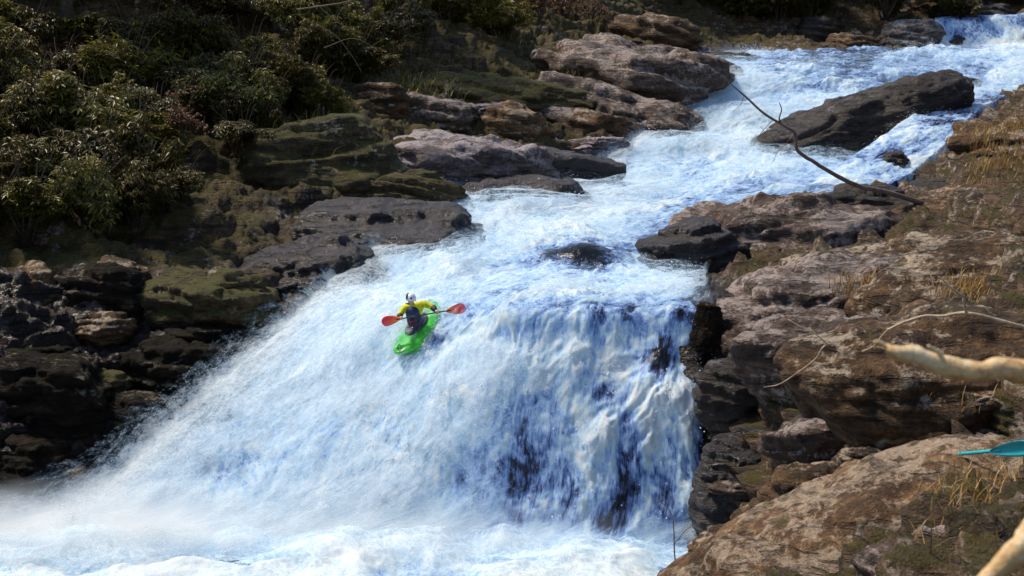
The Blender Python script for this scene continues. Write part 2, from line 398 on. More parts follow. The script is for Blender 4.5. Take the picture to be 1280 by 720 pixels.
# thin flying sheets of aerated water in front of the main body, ragged and half transparent
def veil_mat(name, loc, dens):
    t = NT(name); uv = t.coord('UV'); al = t.attr('cover')
    a = t.noise(t.mapping(uv, scale=(1.3, .85, 1), loc=loc), 1.9, 9, .74, .8)
    b = t.noise(t.mapping(uv, scale=(1.0, .62, 1), loc=loc), 11.0, 8, .78, .2)
    c = t.noise(t.mapping(uv, scale=(1.0, .6, 1), loc=loc), 45.0, 3, .6)
    v = t.math('ADD', t.math('MULTIPLY', t.math('SUBTRACT', a, .5), 1.5), t.math('MULTIPLY', t.math('SUBTRACT', b, .5), 1.5))
    v = t.math('ADD', v, t.math('MULTIPLY', t.math('SUBTRACT', c, .5), .9))
    v = t.math('ADD', v, al)
    fac = t.ramp(v, [(.38, 0.0), (.62, .45 * dens), (.95, dens)])
    col = t.ramp(v, [(.4, (.48,.74,1.0)), (.95, (.93,.985,1.0))])
    d = t.n('ShaderNodeBsdfDiffuse'); t.l(col, d.inputs['Color'])
    tr = t.n('ShaderNodeBsdfTranslucent'); t.l(col, tr.inputs['Color'])
    m1 = t.n('ShaderNodeMixShader'); m1.inputs[0].default_value = .45; t.l(d.outputs[0], m1.inputs[1]); t.l(tr.outputs[0], m1.inputs[2])
    tp_ = t.n('ShaderNodeBsdfTransparent'); m2 = t.n('ShaderNodeMixShader'); t.l(fac, m2.inputs[0]); t.l(tp_.outputs[0], m2.inputs[1]); t.l(m1.outputs[0], m2.inputs[2])
    return t.finish(m2)
def veil(Wd, name, off, mat, seed, ext_l=1.0, ext_r=.35, rise=.35):
    G = Wd['G'][::4, ::4]; N = Wd['N'][::4, ::4]; fo = Wd['foam'][::4, ::4]; rows = Wd['row'][::4, ::4]
    k = 14
    def ext(side, L, n):
        e = G[:, 0] if side == 'l' else G[:, -1]; i2 = G[:, 6] if side == 'l' else G[:, -7]
        d = e - i2; d[:, 2] *= .2; d /= np.linalg.norm(d, axis=1, keepdims=True)
        t_ = np.arange(1, n + 1) / n
        Lr = (L * (.35 + .65 * sstep(370, 450, rows[:, 0])))[:, None] if side == 'l' else L
        X = e[:, None] + d[:, None] * (t_[None] * Lr)[:, :, None] + np.array([0, 0, 1.0]) * (rise * t_ ** .8)[None, :, None]
        return X, t_
    XL, tl = ext('l', ext_l, k); XR, tr_ = ext('r', ext_r, 5)
    GG = np.concatenate([XL[:, ::-1], G, XR], 1)
    NN = np.concatenate([np.repeat(N[:, :1], k, 1), N, np.repeat(N[:, -1:], 5, 1)], 1)
    u = np.linspace(0, 1, G.shape[1])[None] + 0 * fo
    mid = .30 * fo - .08 + .24 * np.exp(-(u / .10) ** 2) + .25 * np.exp(-((rows - 668) / 22) ** 2) - .10 - .25 * sstep(.55, .75, u) * sstep(380, 430, rows) * sstep(665, 640, rows)
    pv_, rv_ = Wd['px'][::4, ::4], rows
    for (a_, b_, sx, sy, w_) in DARK: mid = mid - 1.0 * w_ * np.exp(-((pv_ - a_) / (sx * 1.2)) ** 2 - ((rv_ - b_) / (sy * 1.2)) ** 2)
    cov = np.concatenate([(mid[:, :1] + .05) - 1.05 * tl[None, ::-1] ** .9, mid, mid[:, -1:] - .9 * tr_[None]], 1)
    h, w = cov.shape
    s_ = np.concatenate([[0], np.cumsum(np.linalg.norm(GG[1:, w//2] - GG[:-1, w//2], axis=1))])[:, None] + 0 * cov
    tt = np.concatenate([np.zeros((h, 1)), np.cumsum(np.linalg.norm(GG[:, 1:] - GG[:, :-1], axis=2), axis=1)], 1)
    q = np.stack([tt.ravel(), s_.ravel(), 0 * s_.ravel()], 1)
    bmp = fbm(q * [.9, .6, 1], seed, 4).reshape(h, w)
    P3 = GG + NN * (off + .45 * (bmp - .45))[..., None]
    fade = sstep(0, .08, np.linspace(0, 1, h))[:, None]
    return mesh_np(name, P3.reshape(-1, 3), grid_faces(h, w), attrs={'cover': (cov + .5 - .5 * (1 - fade)).ravel()}, uv=q[:, :2])
tag(link('flying_spray', veil(W, 'flying_spray', .16, None, 700), veil_mat('veil_near', (0, 0, 0), .85)), 'thin ragged sheet of white spray over the face of the waterfall', 'spray', kind='stuff')
tag(link('flying_spray', veil(W, 'flying_spray', .36, None, 720, 1.5, .3, .6), veil_mat('veil_far', (13, 5, 0), .65)), 'outer ragged sheet of white spray along the left edge of the waterfall', 'spray', kind='stuff')
tag(link('side_channel_water', side_me, M['water']), kind='structure')
tag(link('upper_fall_water', up_me, M['water']), kind='structure')

# pool at the foot of the fall
xs = np.arange(-20, 7.5, .055); ys = np.arange(19.0, 30.6, .055)
Xp, Yp = np.meshgrid(xs, ys)
q = np.stack([Xp.ravel(), Yp.ravel(), 0 * Xp.ravel()], 1)
w1 = fbm(q * [.8, .8, 1], 300, 3) - .5; w2 = fbm(q * [.8, .8, 1] + 9, 310, 3) - .5
qw = q + np.stack([w1, w2, 0 * w1], 1) * 1.3
b = fbm(qw * [.55, .9, 1], 320, 4); c = fbm(qw * [2, 3, 1], 330, 4, ridged=True)
dist = np.clip((29.3 - Yp.ravel()) / 6, 0, 1)
fo = .98 - .35 * dist + (b - .5) * .9 + (c - .6) * .35
zz = (.22 + .45 * np.exp(-((Yp.ravel() - 28.8) / 1.0) ** 2)) * (b - .42) * 2 * (1 - .5 * dist) + .08 * c - .02
zz += .10 * (fbm(qw * [1.6, 2.2, 1], 340, 5, .6) - .5) + .08
zz = np.maximum(zz, -.06)
zz -= sstep(29.4, 30.4, Yp.ravel()) * .8
pool_me = mesh_np('pool', np.stack([Xp.ravel(), Yp.ravel(), zz], 1), grid_faces(*Xp.shape), attrs={'foam': fo}, uv=q[:, :2] * .8)
tag(link('pool_water', pool_me, M['water']), kind='structure')
pv = np.stack([Xp, Yp, zz.reshape(Xp.shape)], -1)[::3, ::3]; pv = pv[pv[:, 0, 1] > 23.5]
pb = fbm(np.stack([pv[..., 0].ravel(), pv[..., 1].ravel(), 0 * pv[..., 0].ravel()], 1) * [.9, 1.2, 1], 350, 4).reshape(pv.shape[:2])
pcov = .62 - .085 * (29.3 - pv[..., 1]) + (pb - .5) * .8 - .8 * sstep(29.2, 30.2, pv[..., 1])
pv[..., 2] += .10 + .35 * (pb - .3) * np.exp(-((pv[..., 1] - 28.9) / 1.2) ** 2)
pool_spray = mesh_np('pool_spray', pv.reshape(-1, 3), grid_faces(*pv.shape[:2]), attrs={'cover': pcov.ravel()}, uv=pv[..., :2].reshape(-1, 2))

tag(link('pool_spray', pool_spray, veil_mat('veil_pool', (3, 9, 0), .8)), 'boiling white spray over the pool at the foot of the waterfall', 'spray', kind='stuff')

# ------------------------------------------------------------------ terrain (one sheet)
TP = []     # world control points
def tp(*a):
    for c in a: TP.append(P(*c))
def bed(Wd, drop, nr, nc, rise):
    G = Wd['G']
    for i in np.linspace(0, G.shape[0] - 1, nr).astype(int):
        for j in np.linspace(0, G.shape[1] - 1, nc).astype(int):
            v = G[i, j].copy()
            e = (j == 0) or (j == G.shape[1] - 1)
            v[2] += rise if e else -drop
            TP.append(v)
bed(W, .55, 34, 9, .12); bed(W2, .55, 8, 5, -.35); bed(W3, .45, 7, 4, -.1)
TP[:] = [p for p in TP if not (p[1] < 29.5 and abs(p[2]) < .4)]
# left bank
tp((880,62,86),(800,58,81),(720,55,77),(640,48,73),(862,90,73),(780,95,71),(690,95,69),(810,140,65),(720,150,63.5),(640,150,60),(540,150,57),(480,128,57),
   (740,192,58.5),(640,185,55.5),(560,190,53),(480,195,50),(400,195,48),(650,220,52),(560,232,50),(480,240,47),(420,240,46),
   (500,280,45),(450,300,43),(405,345,41),(490,310,43.5),
   (360,372,38.8),(320,405,37.2),(255,455,35.4),(180,520,33.8),(110,580,32.5),(30,635,31.4),(-60,650,30.8),
   (350,330,41),(300,335,39.5),(200,345,38),(100,350,37),(20,355,36),(20,440,33.8),(20,540,32.3),(100,490,33.6),(200,440,35.4),(-120,380,34),(-120,540,31.8),
   (20,250,41),(150,245,43),(300,235,45),(20,150,47),(200,150,49),(350,130,53),(20,50,53),(200,50,56),(400,50,63),(550,45,67),(620,15,76),
   (-200,300,36),(-200,50,46),(-200,-150,56),(200,-150,63),(600,-160,88),(-500,200,40),(-500,-200,60))
# far slope
tp((700,22,84),(790,12,97),(860,38,99),(920,48,101),(1000,47,102),(1100,40,104),(1000,-10,110),(1165,8,107),(1280,8,108),(1350,0,108),(900,-20,110),(1000,-170,122),(800,-120,112),(1280,-150,122))
# right bank
tp((1285,116,64),(1232,148,58),(1200,180,55.2),(1158,213,53),(1112,240,50.4),(1000,258,48),(950,272,46.5),(890,320,41.3),(895,345,38.8),(895,370,36.0),
   (1300,140,56),(1270,200,50),(1200,225,49),(1270,260,44),(1150,262,46),(1050,272,44),(970,300,40.5),(1000,335,36.5),(1100,330,36),(1200,325,34),(1290,325,32),
   (925,385,34.2),(960,385,33),(1050,400,30),(1150,400,27),(1290,400,24),(915,440,32.3),(960,450,29.7),(1050,470,27),(1150,470,24),(1290,470,21),
   (912,520,31.2),(945,540,28.7),(1050,550,24.2),(1150,535,22.5),(1290,530,20),(912,610,30.1),(950,612,26.8),(1050,615,21.2),(1150,610,19),(1290,600,17),
   (905,690,28.6),(880,722,25),(840,745,22),(1000,730,16),(1150,730,13),(1290,730,11),(1500,300,30),(1500,100,50),(1500,500,18),(1500,-50,80))
for w in [(0,0,8.0),(3,4,7.0),(-3,2,6.5),(0,-10,9.5),(-4,10,2.0),(0,14,1.4),(2,14,3.2),(-8,14,-1),(-14,14,-1),(-6,20,-1.6),(-1,20,-1),(-14,20,-1.6),(-20,24,-.6),(-24,28,1.5),(-10,25,-1.6),(-2,25,-1.4),(2,26,-1.2),(4.4,26,.3),(-18,5,1),(-24,14,1),(10,0,9),(14,10,9),(14,25,9),(22,40,13),(30,60,18),(-30,0,5),(-34,25,8),(-40,50,22),(-40,90,30),(40,100,26),(0,140,34),(40,140,36),(-40,140,40),(60,40,22),(-60,40,26),(40,-10,12),(-40,-10,8),(0,-30,12)]:
    TP.append(np.array(w, float))
for w in [(-12,26),(-8,27),(-4,27.6),(0,27.8),(3.5,27.8),(-10,28.3),(-14,27.5)]: TP.append(np.array([w[0], w[1], -1.0]))
TPa = np.array(TP)
def rbf_fit(pts):
    n = len(pts); d = np.linalg.norm(pts[:, None, :2] - pts[None, :, :2], axis=2)
    A = np.zeros((n + 3, n + 3)); A[:n, :n] = d - 0.02 * np.eye(n)
    A[:n, n] = 1; A[:n, n+1:] = pts[:, :2]; A[n, :n] = 1; A[n+1:, :n] = pts[:, :2].T
    return np.linalg.solve(A, np.concatenate([pts[:, 2], [0, 0, 0]]))
CO = rbf_fit(TPa)
def rbf_eval(x, y):
    xy = np.stack([x.ravel(), y.ravel()], 1); out = np.empty(len(xy))
    for i in range(0, len(xy), 20000):
        c = xy[i:i+20000]; d = np.linalg.norm(c[:, None] - TPa[None, :, :2], axis=2)
        out[i:i+20000] = d @ CO[:-3] + CO[-3] + c @ CO[-2:]
    return out.reshape(x.shape)
gx = np.concatenate([np.linspace(-70, -20, 40)[:-1], np.linspace(-20, -13, 50)[:-1], np.arange(-13, 13, .075), np.linspace(13, 34, 170)[:-1], np.linspace(34, 80, 40)])
gy = np.concatenate([np.linspace(-30, 9, 40)[:-1], np.linspace(9, 17, 110)[:-1], np.arange(17, 37, .065), np.arange(37, 60, .12), np.arange(60, 112, .24), np.linspace(112, 170, 60)])
cgx = np.concatenate([np.linspace(-70, -18, 30)[:-1], np.arange(-18, 18, .3), np.linspace(18, 80, 50)])
cgy = np.concatenate([np.linspace(-30, 9, 20)[:-1], np.arange(9, 62, .3), np.linspace(62, 170, 150)])
CX, CY = np.meshgrid(cgx, cgy); CZ = rbf_eval(CX, CY)
def bilin(x, y):
    i = np.clip(np.searchsorted(cgx, x) - 1, 0, len(cgx) - 2); j = np.clip(np.searchsorted(cgy, y) - 1, 0, len(cgy) - 2)
    fx = np.clip((x - cgx[i]) / (cgx[i+1] - cgx[i]), 0, 1); fy = np.clip((y - cgy[j]) / (cgy[j+1] - cgy[j]), 0, 1)
    return CZ[j, i]*(1-fx)*(1-fy)+CZ[j, i+1]*fx*(1-fy)+CZ[j+1, i]*(1-fx)*fy+CZ[j+1, i+1]*fx*fy
GX, GY = np.meshgrid(gx, gy)
GZ = bilin(GX, GY)
# water level lookup so that wetness can be painted by height above the river
from mathutils.kdtree import KDTree
kd = KDTree(0)
wp = np.concatenate([W['G'][::12, ::12].reshape(-1, 3), W2['G'][::12, ::10].reshape(-1, 3), W3['G'][::12, ::10].reshape(-1, 3)])
def dist_river(pts):
    # coarse distance to the nearest water sample (in metres), evaluated on a lattice
    out = np.empty(len(pts))
    for i in range(0, len(pts), 4000):
        d = np.linalg.norm(pts[i:i+4000, None] - wp[None], axis=2); out[i:i+4000] = d.min(1)
    return out
cpts = np.stack([CX.ravel(), CY.ravel(), CZ.ravel()], 1)
CD = dist_river(cpts).reshape(CX.shape)
def bilin2(Fld, x, y):
    i = np.clip(np.searchsorted(cgx, x) - 1, 0, len(cgx) - 2); j = np.clip(np.searchsorted(cgy, y) - 1, 0, len(cgy) - 2)
    fx = np.clip((x - cgx[i]) / (cgx[i+1] - cgx[i]), 0, 1); fy = np.clip((y - cgy[j]) / (cgy[j+1] - cgy[j]), 0, 1)
    return Fld[j, i]*(1-fx)*(1-fy)+Fld[j, i+1]*fx*(1-fy)+Fld[j+1, i]*(1-fx)*fy+Fld[j+1, i+1]*fx*fy
GD = bilin2(CD, GX, GY)
V0 = np.stack([GX, GY, GZ], -1)
N0 = grid_normals(V0)
q = V0.reshape(-1, 3)
qs = q * [.45, .5, 1.5] + np.stack([q[:, 0]*0, q[:, 0]*.0, q[:, 0]*.35], 1)
r1 = fbm(qs, 500, 5, .55); r2 = fbm(q * 1.7, 520, 5, .55, ridged=True)
bandv = q[:, 2] * 1.6 + q[:, 0] * .35 + 2.2 * (fbm(q * .35, 540, 3) - .5)
led = np.abs((bandv % 1.0) - .5) * 2
amp = (.25 + .75 * sstep(.2, 1.2, GD)).ravel() * np.where(q[:, 1] < 12, .25, 1.0)
r3 = fbm(q * [2.6, 2.6, 7] + np.stack([0*q[:, 0], 0*q[:, 0], q[:, 0] * 1.1], 1), 530, 4, .6)
g1_ = fbm(q * [.35, .35, 1.6] + np.stack([0*q[:, 0], 0*q[:, 0], q[:, 0] * .3], 1), 535, 4); g2_ = fbm(q * [.9, .5, .2], 537, 4)
groove = np.exp(-((g1_ - .5) / .02) ** 2) + .8 * np.exp(-((g2_ - .48) / .012) ** 2)
disp = (-.16 * groove + 1.3 * (r1 - .5) + .45 * (r2 - .6) + .30 * (sstep(.2, .8, led) - .5) + .34 * (r3 - .5)) * amp
VT = q + N0.reshape(-1, 3) * disp[:, None]
wet = 1 - sstep(.35, 1.5, GD.ravel() + 1.1 * (fbm(q * .9, 560, 3) - .5))
pxT, rwT = project(q)
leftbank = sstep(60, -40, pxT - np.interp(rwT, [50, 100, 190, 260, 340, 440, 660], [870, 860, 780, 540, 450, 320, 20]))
# darker, glossier cliff under the left thicket
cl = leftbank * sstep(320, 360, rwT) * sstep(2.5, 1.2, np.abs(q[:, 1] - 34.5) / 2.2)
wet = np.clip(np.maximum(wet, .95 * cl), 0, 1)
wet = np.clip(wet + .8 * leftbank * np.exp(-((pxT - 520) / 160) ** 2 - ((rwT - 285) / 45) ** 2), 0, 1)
slope = N0[..., 2].ravel()
mossA = np.clip(.5 * fbm(q * .4, 580, 3) + .3 * leftbank - wet, 0, 1)
leafA = .32 * np.clip(sstep(2.2, 5, GD.ravel()) * sstep(.55, .85, slope) * (.5 + .6 * (fbm(q * .3, 590, 3) > .48)) + sstep(92, 104, q[:, 1]) * .8, 0, 1)
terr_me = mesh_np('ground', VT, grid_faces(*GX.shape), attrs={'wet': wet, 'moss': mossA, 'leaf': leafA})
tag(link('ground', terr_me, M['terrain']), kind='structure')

def ground_z(x, y):
    return float(bilin(np.array([x]), np.array([y]))[0])

# ------------------------------------------------------------------ rocks
_ico = {}
def ico(sub):
    if sub not in _ico:
        bm = bmesh.new(); bmesh.ops.create_icosphere(bm, subdivisions=sub, radius=1)
        v = np.array([x.co[:] for x in bm.verts]); f = np.array([[l.index for l in x.verts] for x in bm.faces]); bm.free()
        v /= np.linalg.norm(v, axis=1, keepdims=True); _ico[sub] = (v, f)
    return _ico[sub]

def rock_mesh(dims, seed, sub=5, cuts=14, rough=1.0, strata=1.0, lo=.58, hi=.95):
    n, f = ico(sub); rg = np.random.default_rng(seed)
    dims = np.array(dims, float)
    d = rg.normal(size=(cuts, 3)); d /= np.linalg.norm(d, axis=1, keepdims=True)
    d = np.concatenate([d, np.array([[0, 0, 1], [.25, .1, 1], [-.2, -.3, 1]])]); d /= np.linalg.norm(d, axis=1, keepdims=True)
    o = rg.uniform(lo, hi, len(d))
    a = n @ d.T
    r = np.where(a > .05, o[None] / np.maximum(a, .05), 9)
    k = 16.0
    r = -np.log(np.exp(-k * np.minimum(r, 1.4)).sum(1) + np.exp(-k * 1.0)) / k
    r = np.clip(r, .3, 1.2)
    v = n * r[:, None] * dims
    sz = dims.min()
    u = v + seed * 3.7
    nn = n / dims; nn /= np.linalg.norm(nn, axis=1, keepdims=True)
    b1 = fbm(u * (1.1 / max(.4, sz)), seed, 5, .55) - .5
    b2 = fbm(u * np.array([1.2, 1.2, 4.0]) * (1.4 / max(.4, dims.mean())), seed + 9, 5, .6, ridged=True) - .6
    band = u[:, 2] * (3.2 / max(.35, sz)) + u[:, 0] * .5 / max(.4, sz) + 1.8 * b1
    st = sstep(.15, .6, np.abs((band % 1.0) - .5) * 2) - .5
    v = v + nn * ((.42 * b1 + .16 * b2 * rough + .10 * strata * st) * sz * rough)[:, None]
    g1 = fbm(u * np.array([.32, .32, 1.3]) / max(.5, sz), seed + 21, 3); g2 = fbm(u * np.array([1.5, .8, .35]) / max(.5, dims.mean() * .6), seed + 33, 3)
    gr = np.exp(-((g1 - .5) / .016) ** 2) + .6 * np.exp(-((g2 - .47) / .010) ** 2)
    v = v - nn * (gr * .055 * sz)[:, None]
    return mesh_np('rock', v, f, smooth=True)

def rock(box, Y, mat, label, seed, cat='rock', depth=1.0, tilt=0, yaw=0, lean=0, sub=5, sink=.35, group=None, name='rock', grow=1.12, **kw):
    x0, r0, x1, r1 = box
    c = P((x0 + x1) / 2, (r0 + r1) / 2, Y)
    hw = (x1 - x0) / 2 / FPX * Y * grow; hh = (r1 - r0) / 2 / FPX * Y * grow
    hh2 = hh * (1 + sink); c[2] -= (hh2 - hh)
    me = rock_mesh((hw, hw * depth, hh2), seed, sub, **kw)
    o = link(name, me, M[mat], loc=c, rot=(R(lean), R(-tilt), R(yaw)))
    return tag(o, label, cat, group)

# left bank, top to bottom
rock((668,40,892,150), 71.5, 'lichen', 'broad lichen-covered grey slab on the left bank beside the upper drop', 11, grow=1.34, depth=1.2, tilt=-6, sub=6, sink=.2)
rock((760,18,880,70), 84, 'brown', 'brown mossy ledge behind the broad lichen slab at the top', 12, depth=1.0, tilt=-8)
rock((850,62,965,86), 84, 'mid', 'low dark flat rock at the left edge of the upper pool', 13, depth=1.1, tilt=-6)
rock((640,98,850,172), 64.5, 'lichen', 'stepped grey ledge below the broad lichen slab', 14, grow=1.34, depth=.8, tilt=-7, sub=6)
rock((586,128,692,182), 59.0, 'warm', 'pale tan block with a flat front face below the stepped grey ledge', 15, grow=1.34, depth=.7, tilt=-3, cuts=9)
rock((690,128,800,180), 61.5, 'brown', 'reddish speckled rock right of the pale tan block', 16, depth=.8, tilt=-4)
rock((430,92,500,158), 56.5, 'brown', 'rounded brown boulder under the shrubs on the left bank', 17, grow=1.34, depth=.9, tilt=10)
rock((484,118,600,172), 58, 'lichen', 'grey boulder between the rounded brown boulder and the pale tan block', 18, grow=1.34, depth=.8)
rock((520,88,720,140), 62.8, 'mossy', 'long mossy ledge above the pale tan block', 19, grow=1.34, depth=.7, tilt=-4, sub=6)
rock((440,158,680,234), 52.6, 'lilac', 'long lilac-grey slab sloping to the dark wet rock', 20, grow=1.34, depth=.7, tilt=-8, sub=6, strata=.6)
rock((575,172,770,246), 55, 'wet', 'dark wet shelf at the right end of the lilac-grey slab', 21, grow=1.34, depth=.7, tilt=-2, sub=6, strata=.6)
rock((275,142,480,250), 48.6, 'mossy', 'large olive-mossed mound beneath the left thicket', 22, grow=1.34, depth=.8, tilt=4, sub=6, strata=.4)
rock((400,208,580,262), 47.6, 'mossy', 'low brown-mossed ledge in front of the lilac-grey slab', 23, depth=.7, sub=6)
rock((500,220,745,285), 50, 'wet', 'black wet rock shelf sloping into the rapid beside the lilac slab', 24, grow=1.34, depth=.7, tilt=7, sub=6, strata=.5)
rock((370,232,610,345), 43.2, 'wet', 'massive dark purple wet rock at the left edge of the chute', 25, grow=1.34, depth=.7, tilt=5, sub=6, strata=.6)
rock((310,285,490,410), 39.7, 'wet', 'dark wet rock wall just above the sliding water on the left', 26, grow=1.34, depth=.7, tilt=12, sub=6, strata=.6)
rock((0,318,85,410), 36.2, 'brown', 'brown boulder with white lichen at the far left edge', 27, depth=.8)
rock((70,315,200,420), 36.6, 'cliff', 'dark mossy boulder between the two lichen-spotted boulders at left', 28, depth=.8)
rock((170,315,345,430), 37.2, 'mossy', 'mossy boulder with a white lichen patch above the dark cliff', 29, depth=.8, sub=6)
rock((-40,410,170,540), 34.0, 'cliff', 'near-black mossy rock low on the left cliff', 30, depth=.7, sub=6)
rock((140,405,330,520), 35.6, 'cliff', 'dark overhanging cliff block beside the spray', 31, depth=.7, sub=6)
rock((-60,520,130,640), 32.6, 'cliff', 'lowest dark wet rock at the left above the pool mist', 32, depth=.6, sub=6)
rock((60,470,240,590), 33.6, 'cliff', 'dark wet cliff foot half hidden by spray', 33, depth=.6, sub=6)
# in the river
rock((918,118,1200,226), 61.5, 'mid', 'large dark brown boulder dividing the upper rapid', 40, depth=.45, tilt=22, sub=6, sink=.0, strata=.2, cuts=7, lo=.72)
rock((1094,184,1140,220), 54.6, 'mid', 'small dark rock standing in the side channel', 41, depth=.9, tilt=14)
rock((676,312,772,356), 40.6, 'wet', 'dark hump of wet rock under the sheet of water in midstream', 42, depth=.8, cuts=6)
rock((1090,18,1175,66), 99.5, 'grey', 'grey boulder left of the highest small fall', 43, depth=.8)
rock((1030,38,1096,66), 99, 'brown', 'tan boulder at the head of the upper pool', 44, depth=.9)
rock((1155,0,1290,28), 106, 'wet', 'dark rock lip above the highest small fall', 45, depth=.6)
rock((990,18,1060,56), 103, 'mid', 'dark boulder in the shadow behind the upper pool', 46, depth=.8)
rock((1168,94,1222,112), 77.5, 'mid', 'small brown rock breaking the foam of the upper rapid', 47, depth=.8)
# right bank
rock((1176,124,1350,240), 53.5, 'brown', 'tall brown rock with dry grass at the right of the side channel', 50, depth=.8, tilt=16, sub=6)
rock((1110,216,1250,256), 50.8, 'mid', 'low dark rock at the foot of the side channel', 51, depth=.9, tilt=6)
rock((796,262,935,395), 39.6, 'wet', 'dark wet nose of the big rock on the right of the chute', 52, depth=.7, tilt=18, sub=6, sink=.0)
rock((845,236,1110,362), 41.4, 'lichen', 'big lichen-blotched rock on the right bank above the lip', 53, grow=1.34, depth=.8, tilt=9, sub=6, strata=.5)
rock((1020,222,1150,275), 46, 'mid', 'dark brown rock under the long bare branch', 54, depth=.9, tilt=4)
rock((1080,240,1340,318), 42.5, 'brown', 'brown shelf of rock below the tall grassy rock', 55, grow=1.34, depth=.8, tilt=9, sub=6, strata=.5)
rock((872,318,1170,432), 34.0, 'lichen', 'layered lichen-grey slab right of the waterfall lip', 56, grow=1.34, depth=.7, tilt=7, sub=6, strata=.6)
rock((1000,282,1330,385), 35.5, 'brown', 'tan layered slab under the dry grass on the right', 57, grow=1.34, depth=.7, tilt=9, sub=6, strata=.6)
rock((864,362,900,470), 31.6, 'cliff', 'narrow upright mossy rock at the right end of the lip', 58, depth=.9, tilt=-8, sink=.1, cuts=8)
rock((876,395,1070,525), 29.9, 'mid', 'dark brown ledge dropping beside the waterfall', 59, grow=1.14, depth=.6, tilt=8, sub=6, strata=.6)
rock((876,480,1045,680), 28.6, 'wet', 'dark damp rock wall at the right foot of the waterfall', 60, grow=1.14, depth=.55, sub=6, strata=.6)
rock((1010,385,1340,505), 22.6, 'brown', 'smooth dark brown boulder behind the pale broken branch', 61, grow=1.34, depth=.7, tilt=-2, sub=6, strata=.2)
rock((965,478,1190,600), 24.6, 'lichen', 'lichen-patched slab in the middle of the right bank', 62, grow=1.34, depth=.7, tilt=12, sub=6, strata=.6)
rock((1085,488,1260,570), 21.6, 'warm', 'tan mossy ledge with white lichen above the turquoise paddle', 63, grow=1.34, depth=.8, tilt=12, sub=6)
rock((1225,485,1320,560), 21.0, 'mossy', 'golden-mossed boulder at the right edge above the turquoise paddle', 64, depth=.8, tilt=-12)
rock((925,560,1100,670), 23.2, 'brown', 'brown mossy step above the large foreground slab', 65, grow=1.34, depth=.8, tilt=12, sub=6)
rock((845,596,1340,800), 17.6, 'warm', 'large sunlit tan slab in the right foreground', 66, grow=1.2, depth=.8, tilt=20, sub=6, sink=.1, cuts=10, strata=.4)
rock((1120,300,1380,420), 30.5, 'brown', 'broad smooth brown slab sloping down from the right edge', 68, grow=1.34, depth=.7, tilt=8, sub=6, strata=.3, cuts=8)
rock((930,385,1110,480), 28.6, 'lichen', 'grey-topped slab between the waterfall lip and the smooth dark boulder', 69, grow=1.34, depth=.7, tilt=9, sub=6, strata=.4)
rock((1060,640,1340,770), 14.6, 'lichen', 'grey lichened rock at the bottom right beside the pale log', 67, depth=.7, tilt=14, sub=6)

ledge_src = [rock_mesh((1, .8, .45), 400 + k, 5, cuts=12, strata=1.4) for k in range(7)]
def ledges(spots, mats, label, group, smin, smax):
    for (px_, rw_, Y) in spots:
        c = P(px_, rw_, Y); m = random.choice(ledge_src)
        if m.materials: m = m.copy(); m.materials.clear()
        o = link('ledge_block', m, M[random.choice(mats)], loc=(c[0], c[1], min(c[2], ground_z(c[0], c[1]) + .25)), rot=(random.uniform(-.15, .15), -R(random.uniform(2, 18)), random.uniform(-.7, .7) + random.choice((0, math.pi))))
        q = random.uniform(smin, smax); o.scale = (q, q, q * random.uniform(.7, 1.2)); tag(o, label, 'rock', group)
ledges([(random.uniform(910, 1060), r_, Y_) for r_, Y_ in ((395,32),(450,28.5),(540,26),(590,24.5)) for _ in range(1)] +
       [(random.uniform(1080, 1290), r_, Y_) for r_, Y_ in ((275,41.5),(520,21.5),(545,21),(580,19.5)) for _ in range(1)],
       ['lichen', 'warm', 'brown', 'brown'], 'weathered layered block in the stepped ledges of the right bank', 'ledge blocks of the right bank', .55, 1.15)
ledges([(random.uniform(400, 700), r_, Y_) for r_, Y_ in ((105,62),(125,60),(150,58)) for _ in range(2)] + [(random.uniform(640, 860), r_, Y_) for r_, Y_ in ((60,79),(75,76),(130,66),(165,62),(185,59)) for _ in range(2)],
       ['lichen', 'mossy', 'brown', 'mid', 'lilac'], 'weathered block in the stepped ledges of the left bank', 'ledge blocks of the left bank', .8, 1.6)
ledges([(25,345,37.5),(150,338,38),(240,350,38),(60,375,36.3),(290,385,37.2),(20,405,35.5),(130,410,36),(250,420,36),(70,445,34.6),(30,490,33.6),(130,480,34.6)], ['cliff', 'cliff', 'brown', 'mossy'], 'dark mossy block in the shadowed cliff on the left', 'blocks of the dark left cliff', .7, 1.2)

# loose stones on the banks
stone_src = [rock_mesh((.3, .26, .2), 200 + k, 4) for k in range(6)]
def stones(n, boxes, mats, label, group, smin, smax):
    k = 0; tries = 0
    while k < n and tries < n * 20:
        tries += 1
        (x0, r0, x1, r1, Y) = random.choice(boxes)
        c = P(random.uniform(x0, x1), random.uniform(r0, r1), Y * random.uniform(.97, 1.03))
        z = ground_z(c[0], c[1])
        me = random.choice(stone_src)
        if me.materials: me = me.copy(); me.materials.clear()
        o = link('stone', me, M[random.choice(mats)], loc=(c[0], c[1], z + .15), rot=(random.uniform(-.4, .4), random.uniform(-.4, .4), random.uniform(0, 6)))
        s = random.uniform(smin, smax); o.scale = (s, s * random.uniform(.7, 1.1), s * random.uniform(.6, 1))
        tag(o, label, 'stone', group); k += 1
stones(9, [(1060,480,1260,600,21.5), (1000,560,1230,600,20.5)], ['warm', 'lichen', 'grey'], 'small loose stone among the tan ledges of the right bank', 'loose stones on the right bank', .4, 1.0)
stones(12, [(480,140,700,170,59), (690,60,760,80,76)], ['lichen', 'warm'], 'small loose stone among the grey ledges of the left bank', 'loose stones on the left bank', .8, 1.8)


